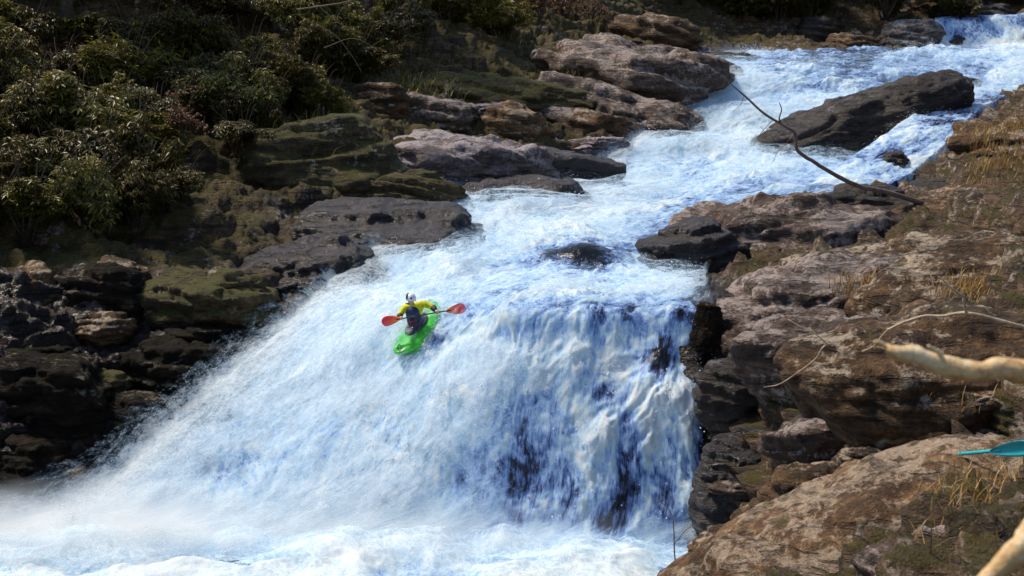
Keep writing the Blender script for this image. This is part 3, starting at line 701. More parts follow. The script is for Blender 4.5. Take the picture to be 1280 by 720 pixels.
# ------------------------------------------------------------------ flying spray
def octa(centres, rad):
    n = len(centres); b = np.array([[1,0,0],[-1,0,0],[0,1,0],[0,-1,0],[0,0,1],[0,0,-1]], float)
    f = np.array([[0,2,4],[2,1,4],[1,3,4],[3,0,4],[2,0,5],[1,2,5],[3,1,5],[0,3,5]])
    j = 1 + .5 * (rng.random((n, 6, 1)) - .5)
    v = centres[:, None, :] + b[None] * rad[:, None, None] * j
    return v.reshape(-1, 3), (f[None] + 6 * np.arange(n)[:, None, None]).reshape(-1, 3)

def spray_from(Wd, n_jets, per, n_fine, left_bias=True, scale=1.0):
    G = Wd['G2']; N = Wd['N']; fo = Wd['foam']; h, w = fo.shape
    uu = np.linspace(0, 1, w)[None]; rows = Wd['row']
    # weights: strong along the left border, foam crests and the foot of the fall
    wl = np.exp(-(uu / .05) ** 2) * 3.0 * left_bias + np.exp(-((1 - uu) / .03) ** 2) * .9
    wt = (fo ** 2) * (.12 + wl) * (1 + 1.2 * np.exp(-((rows - 665) / 25) ** 2))
    area = np.linalg.norm(np.cross(np.gradient(G, axis=1), np.gradient(G, axis=0)), axis=2)
    wt = (wt * area).ravel(); wt[~np.isfinite(wt)] = 0; wt /= wt.sum()
    flow = np.gradient(G, axis=0); flow /= np.linalg.norm(flow, axis=2, keepdims=True) + 1e-9
    Gf, Nf, Ff = G.reshape(-1, 3), N.reshape(-1, 3), flow.reshape(-1, 3)
    C = []; Rr = []
    idx = rng.choice(len(wt), n_jets, p=wt)
    for i in idx:
        k = int(per * (.4 + rng.exponential(.8)))
        d = Nf[i] * rng.uniform(.3, 1) + np.array([0, 0, 1]) * rng.uniform(.2, 1) + rng.normal(size=3) * .35 + Ff[i] * rng.uniform(-.1, .6)
        u = (i % w) / w
        if u < .12 and left_bias: d = d + np.array([-.9, 0, .1])
        d /= np.linalg.norm(d); L = rng.gamma(2.0, .16) * scale
        tt = rng.random(k) ** 1.3 * L
        pos = Gf[i] + d * tt[:, None] + rng.normal(size=(k, 3)) * (.04 + .34 * tt[:, None]) - np.array([0, 0, .5]) * (tt ** 2)[:, None]
        C.append(pos); Rr.append((.0085 * rng.gamma(2.2, .45, k) * np.exp(-1.0 * tt / max(L, .01)) + .0025) * (1.0 if scale < 1.2 else 1.3))
    i = rng.choice(len(wt), n_fine, p=wt)
    off = np.abs(rng.normal(size=(n_fine, 1))) * .16 * scale
    C.append(Gf[i] + Nf[i] * off + np.array([0, 0, .3]) * off + rng.normal(size=(n_fine, 3)) * .07); Rr.append(.003 + .006 * rng.gamma(1.6, .5, n_fine))
    return np.concatenate(C), np.concatenate(Rr)
c1, r1_ = spray_from(W, 3600, 46, 110000)
c2, r2_ = spray_from(W2, 160, 24, 2500, left_bias=False, scale=.8)
cs = np.concatenate([c1, c2]); rs = np.concatenate([r1_, r2_])
sv, sf = octa(cs, rs)
tag(link('water_spray', mesh_np('water_spray', sv, sf, smooth=True), M['spray']), 'white droplets and spray thrown up along the edges of the waterfall', 'spray', kind='stuff')

# ------------------------------------------------------------------ mist (volumes where it hangs)
def mist(name, loc, dims, dens, label):
    n, f = ico(4)
    o = link(name, mesh_np(name, n, f), None, loc=loc); o.scale = dims
    t = NT('mist_' + name)
    v = t.coord('Object')
    ln = t.n('ShaderNodeVectorMath'); ln.operation = 'LENGTH'; t.l(v, ln.inputs[0])
    fall = t.ramp(ln.outputs['Value'], [(.0, 1.0), (.45, .55), (.98, 0.0)])
    geo = t.n('ShaderNodeNewGeometry')
    nn = t.ramp(t.noise(geo.outputs['Position'], .9, 4, .6), [(.32, 0.0), (.68, 1.0)])
    d = t.math('MULTIPLY', t.math('MULTIPLY', fall, nn), dens)
    vs = t.n('ShaderNodeVolumeScatter'); vs.inputs['Color'].default_value = (.90, .95, 1, 1); t.l(d, vs.inputs['Density']); vs.inputs['Anisotropy'].default_value = .2
    t.l(vs.outputs[0], t.out.inputs['Volume'])
    o.data.materials.append(t.m)
    return tag(o, label, 'mist', kind='stuff')
m1 = P(120, 668, 29.3); m2 = P(480, 668, 29.0); m3 = P(300, 560, 31.0)
mist('mist_bank', m1, (4.6, 1.6, 1.35), 2.2, 'pale mist hanging over the left foot of the waterfall')
mist('mist_veil', m2, (6.5, 1.0, .9), .8, 'pale mist over the middle foot of the waterfall')

# ------------------------------------------------------------------ plants
def leaf_mat(name, c0, c1, c2):
    t = NT(name); a = t.attr('tone')
    col = t.ramp(a, [(0, c0), (.5, c1), (1, c2)])
    p = t.principled(Base_Color=col, Roughness=.45, Specular_IOR_Level=.4)
    tr = t.n('ShaderNodeBsdfTranslucent'); t.l(col, tr.inputs['Color'])
    mx = t.n('ShaderNodeMixShader'); mx.inputs[0].default_value = .25
    t.l(p.outputs[0], mx.inputs[1]); t.l(tr.outputs[0], mx.inputs[2]); return t.finish(mx)
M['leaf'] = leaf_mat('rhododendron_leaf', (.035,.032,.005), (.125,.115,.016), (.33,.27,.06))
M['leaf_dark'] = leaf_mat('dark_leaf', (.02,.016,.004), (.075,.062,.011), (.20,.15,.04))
M['leaf_dry'] = leaf_mat('dry_leaf', (.05,.022,.008), (.13,.055,.02), (.24,.11,.05))
M['bark'] = plain('bark', (.06,.042,.03), .85, .5, 9, .2, .6)
M['twig'] = plain('twig', (.17,.125,.085), .8, .35, 14, .2, .3)

def foliage(nclu, dims, seed, leaf=(.15, .045), per=8, lumps=0):
    rg = np.random.default_rng(seed); dims = np.array(dims); lumps = lumps or int(rg.integers(8, 15))
    lc = rg.normal(size=(lumps, 3)); lc /= np.linalg.norm(lc, axis=1, keepdims=True); lc *= rg.uniform(.2, .95, (lumps, 1)); lc[:, 2] = np.abs(lc[:, 2]) * .9
    lr = rg.uniform(.16, .44, lumps)
    k = rg.integers(0, lumps, nclu)
    d = rg.normal(size=(nclu, 3)); d /= np.linalg.norm(d, axis=1, keepdims=True)
    cpos = (lc[k] + d * (lr[k] * rg.uniform(.55, 1.05, nclu))[:, None])
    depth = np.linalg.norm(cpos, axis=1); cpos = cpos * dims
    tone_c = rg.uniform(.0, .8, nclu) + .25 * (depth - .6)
    V = []; T = []
    cc = np.repeat(cpos, per, 0); n = len(cc)
    ang = np.tile(np.arange(per) * 2 * math.pi / per, nclu) + np.repeat(rg.uniform(0, 6, nclu), per) + rg.normal(size=n) * .25
    droop = rg.uniform(-.9, .25, n)
    dirv = np.stack([np.cos(ang) * np.cos(droop), np.sin(ang) * np.cos(droop), np.sin(droop)], 1)
    side = np.stack([-np.sin(ang), np.cos(ang), rg.normal(size=n) * .35], 1); side /= np.linalg.norm(side, axis=1, keepdims=True)
    L = leaf[0] * rg.uniform(.7, 1.25, n)[:, None]; Wd = leaf[1] * rg.uniform(.7, 1.2, n)[:, None]
    p0 = cc + dirv * L * .08; p1 = cc + dirv * L * .55 + side * Wd * .5; p2 = cc + dirv * L; p2[:, 2] -= L[:, 0] * .15; p3 = cc + dirv * L * .55 - side * Wd * .5
    V = np.stack([p0, p1, p2, p3], 1).reshape(-1, 3)
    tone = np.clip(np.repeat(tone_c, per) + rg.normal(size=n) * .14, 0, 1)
    return mesh_np('foliage', V, np.arange(4 * n).reshape(-1, 4), smooth=False, attrs={'tone': np.repeat(tone, 4)})

def stems(dims, seed, n=9, r=.025):
    rg = np.random.default_rng(seed); parts = []
    for k in range(n):
        a = rg.uniform(0, 6.28); e = rg.uniform(.4, .95)
        tip = np.array([math.cos(a) * dims[0] * e * .8, math.sin(a) * dims[1] * e * .8, dims[2] * rg.uniform(.2, .9)])
        mid = tip * np.array([.45, .45, .3]) + rg.normal(size=3) * .08
        base = np.array([rg.normal() * .1, rg.normal() * .1, -.9])
        parts.append(tube(smooth_path([base, mid, tip * .8 + [0,0,.05], tip], 9), np.linspace(r, r * .3, 9), 5))
    return build('stem', parts)

protos = {}
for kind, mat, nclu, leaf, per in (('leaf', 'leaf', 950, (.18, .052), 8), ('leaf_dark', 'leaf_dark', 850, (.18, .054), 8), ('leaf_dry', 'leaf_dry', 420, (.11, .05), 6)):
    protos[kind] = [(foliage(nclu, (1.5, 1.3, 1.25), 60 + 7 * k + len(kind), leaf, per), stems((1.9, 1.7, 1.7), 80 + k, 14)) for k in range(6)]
def shrub(px, row, Y, size, kind, label, group, lift=.5, cat='shrub', name='rhododendron_bush'):
    c = P(px, row, Y); z = ground_z(c[0], c[1])
    # stand it on the ground at that bearing; the crown is centred at the given height
    root = empty(name, (c[0], c[1], max(z - .1, c[2] - 1.2 * size)), (0, 0, random.uniform(0, 6.28)))
    tag(root, label, cat, group)
    fm, sm = random.choice(protos[kind])
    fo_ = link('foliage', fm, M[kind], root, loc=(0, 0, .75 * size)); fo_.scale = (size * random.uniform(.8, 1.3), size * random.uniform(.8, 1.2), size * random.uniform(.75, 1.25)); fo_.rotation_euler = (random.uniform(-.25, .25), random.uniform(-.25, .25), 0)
    st_ = link('stem', sm, M['bark'], root, loc=(0, 0, .75 * size)); st_.scale = (size,) * 3
    return root
GL = 'rhododendron thicket on the left bank'
k = 0
for (row, xs_, Yb) in ((10, range(-60, 480, 52), 55), (62, range(-80, 430, 50), 51.5), (115, range(-70, 400, 50), 48.5), (165, range(-60, 310, 48), 46), (215, range(-70, 290, 50), 43.5), (265, range(-60, 250, 60), 40.6), (305, range(-80, 190, 62), 38.4)):
    for x in xs_:
        px_ = x + random.uniform(-22, 22); rw_ = row + random.uniform(-16, 16); Yq = Yb + px_ * .012 + random.uniform(-.8, .8)
        if random.random() < .09:
            shrub(px_, rw_, Yq, random.uniform(.6, .9), 'leaf_dry', 'withered brown bush among the green ones of the left thicket', 'withered bushes in the left thicket', name='withered_bush'); continue
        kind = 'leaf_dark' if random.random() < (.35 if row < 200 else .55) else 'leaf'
        shrub(px_, rw_, Yq, random.uniform(.85, 1.35), kind, 'olive-green rhododendron bush in the thicket on the left bank', GL)
for (px_, rw_, Y, sz, kind) in ((330, 120, 49.5, .9, 'leaf'), (375, 95, 52, 1.0, 'leaf_dark'), (410, 120, 51.5, .7, 'leaf'), (345, 150, 48.5, .6, 'leaf_dark'), (300, 135, 48.5, .9, 'leaf_dark'), (455, 62, 61, 1.1, 'leaf'), (400, 40, 57, 1.2, 'leaf'), (525, 55, 66, 1.0, 'leaf_dark'), (590, 50, 70, 1.0, 'leaf'), (635, 38, 73, .9, 'leaf'), (505, 20, 67, 1.3, 'leaf'), (560, 8, 70, 1.4, 'leaf'), (612, 24, 72, 1.2, 'leaf'), (470, 40, 63, 1.2, 'leaf_dark'), (430, 75, 58, .9, 'leaf_dark')):
    shrub(px_, rw_, Y, sz, kind, 'leafy green bush on the slope above the grey ledges', 'bushes above the left ledges')
for (px_, rw_, Y, sz) in ((668, 14, 78, 1.3), (705, 8, 82, 1.3), (740, 20, 84, .9)):
    shrub(px_, rw_, Y, sz, 'leaf_dry', 'russet bush with dead leaves above the broad lichen slab', 'russet bushes above the lichen slab', name='russet_bush')
for i_ in range(44):
    shrub(random.uniform(770, 1290), random.uniform(-22, 30), random.uniform(103, 116), random.uniform(1.3, 2.2), 'leaf_dark', 'dark shrub on the shadowed slope behind the upper pool', 'dark shrubs behind the upper pool', name='dark_shrub')

# trees
def tree(px, row, Y, h, r, label, lean=0.0, seed=0, group=None, crown=True):
    c = P(px, row, Y); z = ground_z(c[0], c[1]); root = empty('tree', (c[0], c[1], z - .3)); tag(root, label, 'tree', group)
    rg = np.random.default_rng(seed)
    pts = [(lean * h * t_ + rg.normal() * .12 * (t_ > 0), rg.normal() * .12 * (t_ > 0), h * t_) for t_ in np.linspace(0, 1, 7)]
    pth = smooth_path(pts, 26); parts = [tube(pth, r * np.linspace(1.15, .25, 26), 10, .12, seed)]
    tips = []
    for j in range(9):
        b = pth[int(rg.integers(11, 25))]; a = rg.uniform(0, 6.28); L = rg.uniform(.16, .3) * h
        tip = b + np.array([math.cos(a) * L, math.sin(a) * L, L * rg.uniform(.2, .7)]); tips.append(tip)
        parts.append(tube(smooth_path([b, (b + tip) / 2 + [0, 0, L * .08], tip], 8), np.linspace(r * .35, r * .08, 8), 6))
    link('trunk', build('trunk', parts), M['bark'], root)
    if crown:
        f_ = link('crown', foliage(1500, (.27 * h, .27 * h, .3 * h), 700 + seed, (.3, .16), 6, 12), M['leaf'], root, loc=(lean * h * .8, 0, h * .78))
    return root
tree(84, 40, 54, 11, .24, 'brown tree trunk rising from the thicket at the upper left', .02, 1)
tree(-20, -20, 60, 13, .22, 'slender tree trunk at the far upper left edge of the thicket', -.02, 2)
tree(330, -40, 68, 14, .25, 'tree on the slope above the middle of the left thicket', .03, 3)
tree(1010, 5, 106, 15, .2, 'thin tree behind the upper pool', .02, 4)
tree(905, -10, 110, 17, .25, 'thicker tree on the shaded slope left of the upper pool', -.03, 5)
tree(1180, -25, 115, 17, .25, 'tree on the slope above the highest small fall', .03, 6)

# grass
def grass(name, spots, mat, label, Lr=(.25, .6), per=26, spread=.2, wdt=.012):
    V = []; T = []; n = 0
    for (px_, rw_, Y) in spots:
        c0 = P(px_, rw_, Y)
        for j in range(per):
            a = random.uniform(0, 6.28); L = random.uniform(*Lr); lean_ = random.uniform(.25, 1.1)
            b = np.array([c0[0] + random.gauss(0, spread), c0[1] + random.gauss(0, spread), c0[2] + random.gauss(0, spread * .3)])
            o = np.array([math.cos(a), math.sin(a), 0]); s_ = np.array([-o[1], o[0], 0]) * wdt
            prev = None
            for t_ in (0, .4, .75, 1):
                c = b + o * L * lean_ * t_ ** 1.6 + np.array([0, 0, L * (t_ - .45 * lean_ * t_ ** 2.4)])
                wq = 1 - .85 * t_; V += [c - s_ * wq, c + s_ * wq]
            T += [random.random()] * 8; n += 1
    V = np.array(V); F = np.array([[8*i+2*k_, 8*i+2*k_+1, 8*i+2*k_+3, 8*i+2*k_+2] for i in range(n) for k_ in range(3)])
    return tag(link(name, mesh_np(name, V, F, False, {'tone': T}), mat), label, 'grass', kind='stuff')
M['straw'] = leaf_mat('straw', (.13,.06,.012), (.34,.18,.04), (.52,.35,.12))
M['blade'] = leaf_mat('green_blade', (.03,.03,.006), (.07,.075,.015), (.16,.14,.04))
def region(n, x0, r0, x1, r1, Y0, Y1):
    out = []
    for _ in range(n):
        u_ = random.random(); out.append((random.uniform(x0, x1), r0 + (r1 - r0) * u_, Y0 + (Y1 - Y0) * u_))
    return out
grass('dry_grass', region(70, 1215, 150, 1300, 262, 51, 43.5) + region(14, 1050, 350, 1110, 375, 31.5, 30.5) + region(30, 1190, 350, 1300, 385, 30, 27) + region(14, 1105, 480, 1270, 520, 22, 21) + region(10, 1170, 600, 1270, 690, 17, 13.6), M['straw'], 'golden dry grass growing in tufts over the right bank ledges', (.2, .5), 22, .22, .010)
grass('hanging_grass', region(30, 300, 165, 440, 215, 48.5, 47) + region(16, 380, 150, 470, 175, 52, 50) + region(22, 470, 95, 560, 130, 61, 58) + region(26, 640, 100, 730, 160, 66, 62) + region(14, 590, 40, 650, 70, 74, 70), M['blade'], 'green grass hanging over the mossy ledges of the left bank', (.4, .9), 20, .45, .02)

# ------------------------------------------------------------------ dead branches
def branch(name, pts, radii, mat, label, cat, twigs=(), seg=9, seed=1, group=None):
    W3_ = [P(*p_) for p_ in pts]; n = max(12, len(pts) * 5)
    base = W3_[0].copy()
    pth = smooth_path(W3_, n) - base
    r = np.interp(np.linspace(0, 1, n), np.linspace(0, 1, len(radii)), radii)
    r = r * (1 + .13 * (fbm(np.stack([np.arange(n) * .16, np.zeros(n), np.full(n, seed * 3.1)], 1), seed, 3) - .5) * 2); pth = pth + (np.stack([fbm(np.stack([np.arange(n) * .15, np.full(n, 7.7 * a_), np.full(n, seed)], 1), seed + a_, 3) for a_ in range(3)], 1) - .5) * r.max() * 1.0
    o = link(name, build(name, [tube(pth, r, seg, .08, seed)]), mat, loc=base)
    for tw in twigs:
        tpts = [P(*p_) for p_ in tw[0]]; m_ = max(8, len(tpts) * 4)
        link('twig', build('twig', [tube(smooth_path(tpts, m_) - base, np.linspace(tw[1], tw[1] * .4, m_), 6, .15, seed + 3)]), mat, o)
    return tag(o, label, cat, group)
M['dead'] = plain('dead_wood', (.17,.12,.105), .8, .4, 10, .25, .4)
M['pale'] = plain('pale_wood', (.50,.38,.25), .75, .35, 9, .25, .5)
t = NT('bleached_wood'); v_ = t.coord('Object')
na = t.noise(v_, 5, 7, .65); nb = t.noise(v_, 38, 6, .7, .6)
cw = t.ramp(t.math('ADD', t.math('MULTIPLY', na, .6), t.math('MULTIPLY', nb, .4)), [(.36, (.30,.15,.06)), (.47, (.72,.46,.22)), (.56, (.88,.68,.42)), (.7, (.92,.78,.55))])
pw = t.principled(Base_Color=cw, Roughness=.8, Specular_IOR_Level=.2); t.l(t.bump(t.math('ADD', na, nb), .8, .02), pw.inputs['Normal']); M['bleached'] = t.finish(pw)
branch('bare_branch', [(1160,256,42.6),(1110,241,42.0),(1075,234,41.8),(1045,220,41.4),(1015,201,41),(997,187,40.8),(993,167,40.6),(980,158,40.4),(955,142,40.2),(930,120,40),(903,94,39.8)],
       [.085,.075,.07,.062,.055,.05,.048,.04,.034,.028,.012], M['dead'], 'long bare grey branch leaning out over the upper rapid', 'branch',
       twigs=[([(977,155,40.4),(974,148,40.3),(977,137,40.3),(974,128,40.2)], .03), ([(992,168,40.6),(982,180,40.5),(972,190,40.4),(966,203,40.3)], .016), ([(966,150,40.3),(955,162,40.2),(947,172,40.1),(942,182,40.1)], .014), ([(990,172,40.6),(975,172,40.5),(960,168,40.4),(950,158,40.4)], .012), ([(930,120,40),(925,132,40),(915,140,39.9)], .010)], seed=4)
branch('forked_branch', [(1290,412,12.4),(1255,402,12.4),(1208,391,12.4),(1180,395,12.5),(1150,396,12.6),(1112,411,12.8),(1093,431,13),(1077,440,13.2)], [.018,.017,.016,.013,.012,.010,.008,.006], M['pale'],
       'thin pale forked branch above the thick pale broken log', 'branch', twigs=[([(1208,391,12.4),(1205,378,12.3),(1203,370,12.3),(1193,363,12.2),(1183,354,12.2),(1174,346,12.1)], .014)], seed=5)
branch('dead_twig', [(1034,430,14),(1027,436,14),(1020,448,14.1),(1000,464,14.2),(975,480,14.4),(955,484,14.5)], [.009,.009,.008,.007,.006,.004], M['pale'], 'thin crooked pale twig hanging over the grey ledge beside the waterfall', 'twig',
       twigs=[([(1034,430,14),(1020,418,14),(1004,410,14),(985,399,14.1)], .008)], seed=6)
branch('broken_log', [(1330,474,5.2),(1271,466,5.2),(1235,461,5.2),(1200,458,5.2),(1168,452,5.2),(1140,445,5.2),(1122,438,5.2),(1103,431,5.2)], [.052,.046,.036,.040,.034,.037,.028,.008], M['bleached'], 'thick sunlit pale broken log poking in from the right edge', 'log', seg=14, seed=7, twigs=[([(1180,452,5.2),(1172,440,5.18),(1160,432,5.16)], .012), ([(1105,431,5.2),(1097,427,5.2),(1091,428,5.2)], .010)])
branch('pale_log', [(1350,632,4.6),(1310,655,4.6),(1282,682,4.6),(1254,708,4.6),(1222,742,4.6),(1190,775,4.6)], [.046,.046,.043,.042,.042,.042], M['bleached'], 'pale bleached log crossing the bottom right corner', 'log', seg=14, seed=8)
branch('driftwood', [(408,234,46.6),(420,222,46.7),(434,206,46.9),(448,194,47.1),(456,187,47.2)], [.04,.08,.10,.08,.02], M['pale'], 'pale split driftwood wedged against the mossed mound', 'driftwood', seg=8, seed=9)
branch('bare_twigs', [(372,12,50),(400,8,50),(430,3,50),(450,-4,50)], [.03,.03,.025,.02], M['twig'], 'pale bare stick across the thicket near the top', 'branch', twigs=[([(395,30,50),(420,45,50),(440,70,50.2),(452,90,50.4)], .02), ([(400,9,50),(425,30,50),(455,42,50)], .018), ([(405,60,50),(440,48,50),(470,60,50)], .015)], seed=10)
branch('thin_stem', [(846,716,21.5),(843,690,21.5),(842,660,21.6),(838,640,21.7),(820,622,21.8)], [.012,.011,.010,.008,.005], M['twig'], 'thin bare stem in front of the right foot of the waterfall', 'twig', twigs=[([(843,680,21.5),(858,662,21.5),(872,655,21.4),(880,646,21.4)], .008)], seed=11)

# ------------------------------------------------------------------ kayak, paddles, paddler
wz_pts = W['G2'].reshape(-1, 3)
sel = (np.abs(W['px'] - 519) < 5).ravel() & (np.abs(W['row'] - 418) < 5).ravel()
Yc = float(wz_pts[sel][:, 1].mean()) - .24
DY = Yc - 33.4
def Q(px_, row_, Y): return P(px_, row_, Y + DY)
fwd = np.array([-.74, -1.70, -1.0]); fwd /= np.linalg.norm(fwd)
up0 = np.array([-.22, -.12, 1.0]); left = np.cross(up0, fwd); left /= np.linalg.norm(left); upv = np.cross(fwd, left)
KC = Q(520.5, 411, 33.4) - fwd * .02 - upv * .14
RM = Matrix((fwd, left, upv)).transposed().to_euler()
M['kayak'] = plain('green_plastic', (.045,.50,.02), .28, .35, 6, .6, .15)
M['rim'] = plain('black_plastic', (.012,.012,.014), .4, .2, 10)
kay = empty('kayak', KC, RM); tag(kay, 'bright green whitewater kayak dropping bow first down the fall', 'kayak')
NS, NC = 48, 28
V = []
for i_ in range(NS):
    s_ = -1 + 2 * i_ / (NS - 1); a_ = min(.9995, abs(s_))
    w_ = .41 * (1 - a_ ** 2.9) ** .60 + .004
    keel = -.15 + .26 * a_ ** 3.0; deck = .17 + .05 * (1 - a_ ** 2) * (1 if s_ > 0 else .7) + .13 * a_ ** 2.6
    seam = keel + (deck - keel) * .5
    tip = (1 - a_ ** 6); keel = seam + (keel - seam) * (.15 + .85 * tip); deck = seam + (deck - seam) * (.15 + .85 * tip)
    for j_ in range(NC):
        th = 2 * math.pi * j_ / NC; cy_, sz_ = math.cos(th), math.sin(th)
        e_ = .62 if sz_ < 0 else .85
        yy = math.copysign(abs(cy_) ** e_, cy_) * w_
        zz_ = seam + (abs(sz_) ** .8) * ((deck - seam) if sz_ > 0 else -(seam - keel))
        V.append((s_ * 1.06, yy, zz_))
F = [(i_*NC+j_, i_*NC+(j_+1) % NC, (i_+1)*NC+(j_+1) % NC, (i_+1)*NC+j_) for i_ in range(NS-1) for j_ in range(NC)]
F += [tuple(range(NC))[::-1], tuple((NS-1)*NC + j_ for j_ in range(NC))]
me = bpy.data.meshes.new('hull'); me.from_pydata(V, [], F); me.update()
for p_ in me.polygons: p_.use_smooth = True
link('hull', me, M['kayak'], kay)
rimp = [(-.05 + .43 * math.cos(t_), .235 * math.sin(t_), .222 + .012 * math.cos(2 * t_)) for t_ in np.linspace(0, 2 * math.pi, 40)]
link('cockpit_rim', build('cockpit_rim', [tube(rimp, .018, 8)]), M['rim'], kay)
for s_ in (.92, -.92):
    link('grab_handle', build('grab_handle', [tube(smooth_path([(s_ - .07, 0, .25), (s_ - .04, 0, .31), (s_ + .04, 0, .315), (s_ + .07, 0, .25)], 14), .012, 7)]), M['rim'], kay)

# spray breaking against the hull
sp_c = []; sp_r = []
for k_ in range(260):
    s_ = random.uniform(-1, .55); sd_ = random.choice((-1, 1))
    b_ = KC + fwd * 1.12 * s_ + left * sd_ * .37 * (1 - abs(s_) ** 2.8) ** .6 + upv * (-.10 + .1 * abs(s_))
    d_ = left * sd_ * random.uniform(.2, 1) + np.array([0, 0, random.uniform(.3, 1.2)]) - fwd * random.uniform(0, .8); d_ /= np.linalg.norm(d_)
    n_k = int(20 + rng.exponential(26)); t_ = rng.random(n_k) ** 1.4 * rng.gamma(2, .09)
    sp_c.append(b_ + d_ * t_[:, None] + rng.normal(size=(n_k, 3)) * (.03 + .25 * t_[:, None])); sp_r.append(.0035 + .006 * rng.gamma(1.6, .5, n_k))
sv2, sf2 = octa(np.concatenate(sp_c), np.concatenate(sp_r))
tag(link('splash', mesh_np('splash', sv2, sf2), M['spray']), 'white splash breaking along the sides of the green kayak', 'spray', kind='stuff')

def blade_part(tip, root, up_, width, thick=.012):
    """teardrop paddle blade from root to tip, slightly spooned"""
    ax = tip - root; L = np.linalg.norm(ax); ax /= L
    sd_ = up_ - ax * np.dot(up_, ax); sd_ /= np.linalg.norm(sd_); nr = np.cross(ax, sd_)
    V = []; n = 16
    for i_ in range(n):
        t_ = i_ / (n - 1); hw = width * .5 * (math.sin(math.pi * min(1, t_ * .60 + .02)) ** .75 if t_ < .8 else math.sin(math.pi * .5) * math.sqrt(max(.03, 1 - ((t_ - .75) / .27) ** 2)))
        for k_ in range(7):
            q_ = -1 + 2 * k_ / 6
            V.append(root + ax * L * t_ + sd_ * hw * q_ + nr * (.03 * q_ * q_ - .05 * t_ * t_ + thick * .5))
    m_ = n * 7
    V += [v_ - nr * thick for v_ in V]
    F = []
    for i_ in range(n - 1):
        for k_ in range(6):
            a_ = i_*7+k_; F.append((a_, a_+1, a_+8, a_+7)); F.append((m_+a_, m_+a_+7, m_+a_+8, m_+a_+1))
        F.append((i_*7, i_*7+7, m_+i_*7+7, m_+i_*7)); F.append((i_*7+6, m_+i_*7+6, m_+i_*7+13, i_*7+13))
    for k_ in range(6):
        F.append((k_, m_+k_, m_+k_+1, k_+1)); a_ = (n-1)*7+k_; F.append((a_, a_+1, m_+a_+1, m_+a_))
    return V, F
def blade_mat():
    t = NT('orange_blade'); a = t.coord('Generated'); sx = t.n('ShaderNodeSeparateXYZ'); t.l(a, sx.inputs[0])
    n = t.noise(t.coord('Object'), 9, 4)
    d = t.math('ABSOLUTE', t.math('SUBTRACT', sx.outputs[0], .5))
    c = t.ramp(t.math('ADD', t.attr('tipness'), t.math('MULTIPLY', t.math('SUBTRACT', n, .5), .15)), [(.05, (.95,.27,.03)), (.55, (.92,.07,.04)), (1.0, (.75,.014,.09))])
    return t.finish(t.principled(Base_Color=c, Roughness=.35))
M['blade_orange'] = blade_mat()
def paddle(A, B, name, label, shaft_m, blade_m, bl, wid, ups, single=False):
    base = (A + B) / 2; root = empty(name, base); tag(root, label, 'paddle')
    ax = (B - A) / np.linalg.norm(B - A)
    link('shaft', build('shaft', [tube([A + ax * bl * .75 - base, base * 0, B - ax * (0 if single else bl * .75) - base], .024 if single else .0155, 10)]), shaft_m, root)
    for (tip, sg, up_) in ((A, 1, ups[0]), (B, -1, ups[1])):
        if single and sg < 0: continue
        v_, f_ = blade_part(tip - base, tip + ax * sg * bl - base, up_, wid)
        me = build('blade', [(v_, f_)])
        at = me.attributes.new('tipness', 'FLOAT', 'POINT')
        at.data.foreach_set('value', np.array([1 - np.linalg.norm(np.array(x) - (tip - base)) / bl for x in v_], dtype=np.float32))
        link('blade', me, blade_m, root)
    return root
YP = 32.80
PA, PB = Q(477.5, 402.5, YP + .05), Q(581.5, 384.5, YP - .02)
paddle(PA, PB, 'paddle', 'black-shafted paddle with two orange-red blades held by the kayaker', M['rim'], M['blade_orange'], .46, .26, (np.array([.1, -.25, 1]), np.array([-.25, -.2, 1])))
M['teal'] = plain('turquoise_plastic', (.035,.42,.46), .4, .15, 6)
bpy.context.view_layer.update()
_dg = bpy.context.evaluated_depsgraph_get()
def rest_on(px_, row_, lift):
    # first rock or ground met along a line of sight, so that the paddle lies on it
    o_ = Vector((0, 0, CAM_H)); d_ = (Vector(P(px_, row_, 10)) - o_).normalized()
    for _ in range(40):
        hit, loc_, nrm_, idx_, ob_, mt_ = SC.ray_cast(_dg, o_, d_)
        if not hit: return P(px_, row_, 16)
        if ob_.name.split('.')[0] in ('rock', 'ledge_block', 'ground', 'stone'): return np.array(loc_ - d_ * lift + Vector((0, 0, lift * .3)))
        o_ = loc_ + d_ * .01
    return P(px_, row_, 16)
TA, TB = rest_on(1302, 570, .06), rest_on(1199, 569, .05)
TA[1] = max(TA[1], TB[1] - 1.0)
paddle(TA, TB, 'spare_paddle', 'turquoise paddle lying among the rocks at the right edge', M['teal'], M['teal'], .64, .20, (np.array([0, -.25, 1]), np.array([0, -.35, 1])), single=True)

M['skin'] = plain('skin', (.55,.33,.25), .55, .08, 12)
M['jacket'] = plain('lime_jacket', (.58,.60,.012), .6, .55, 11, .3, .8)
M['pfd'] = plain('navy_vest', (.03,.04,.10), .65, .5, 8, .3, .3)
M['cuff'] = plain('black_cuff', (.015,.013,.02), .6, .3, 12)
M['skirt'] = plain('spray_skirt', (.04,.028,.045), .5, .7, 14, .5, .4)
M['maroon'] = plain('maroon_panel', (.16,.02,.05), .6, .4, 12)
M['white_shell'] = plain('white_shell', (.80,.80,.82), .3, .06, 5)
HB = Q(519, 411, 33.45)                                   # pelvis
pr = empty('person', HB); tag(pr, 'kayaker in lime jacket, dark vest and white striped helmet gripping a paddle', 'person')
def q_(a, b, c): return Q(a, b, c) - HB
def on_shaft(fr): return PA + (PB - PA) * fr - HB
sh = (PB - PA) / np.linalg.norm(PB - PA)
hR, hL = on_shaft(.235), on_shaft(.665)                  # right hand (picture left), left hand
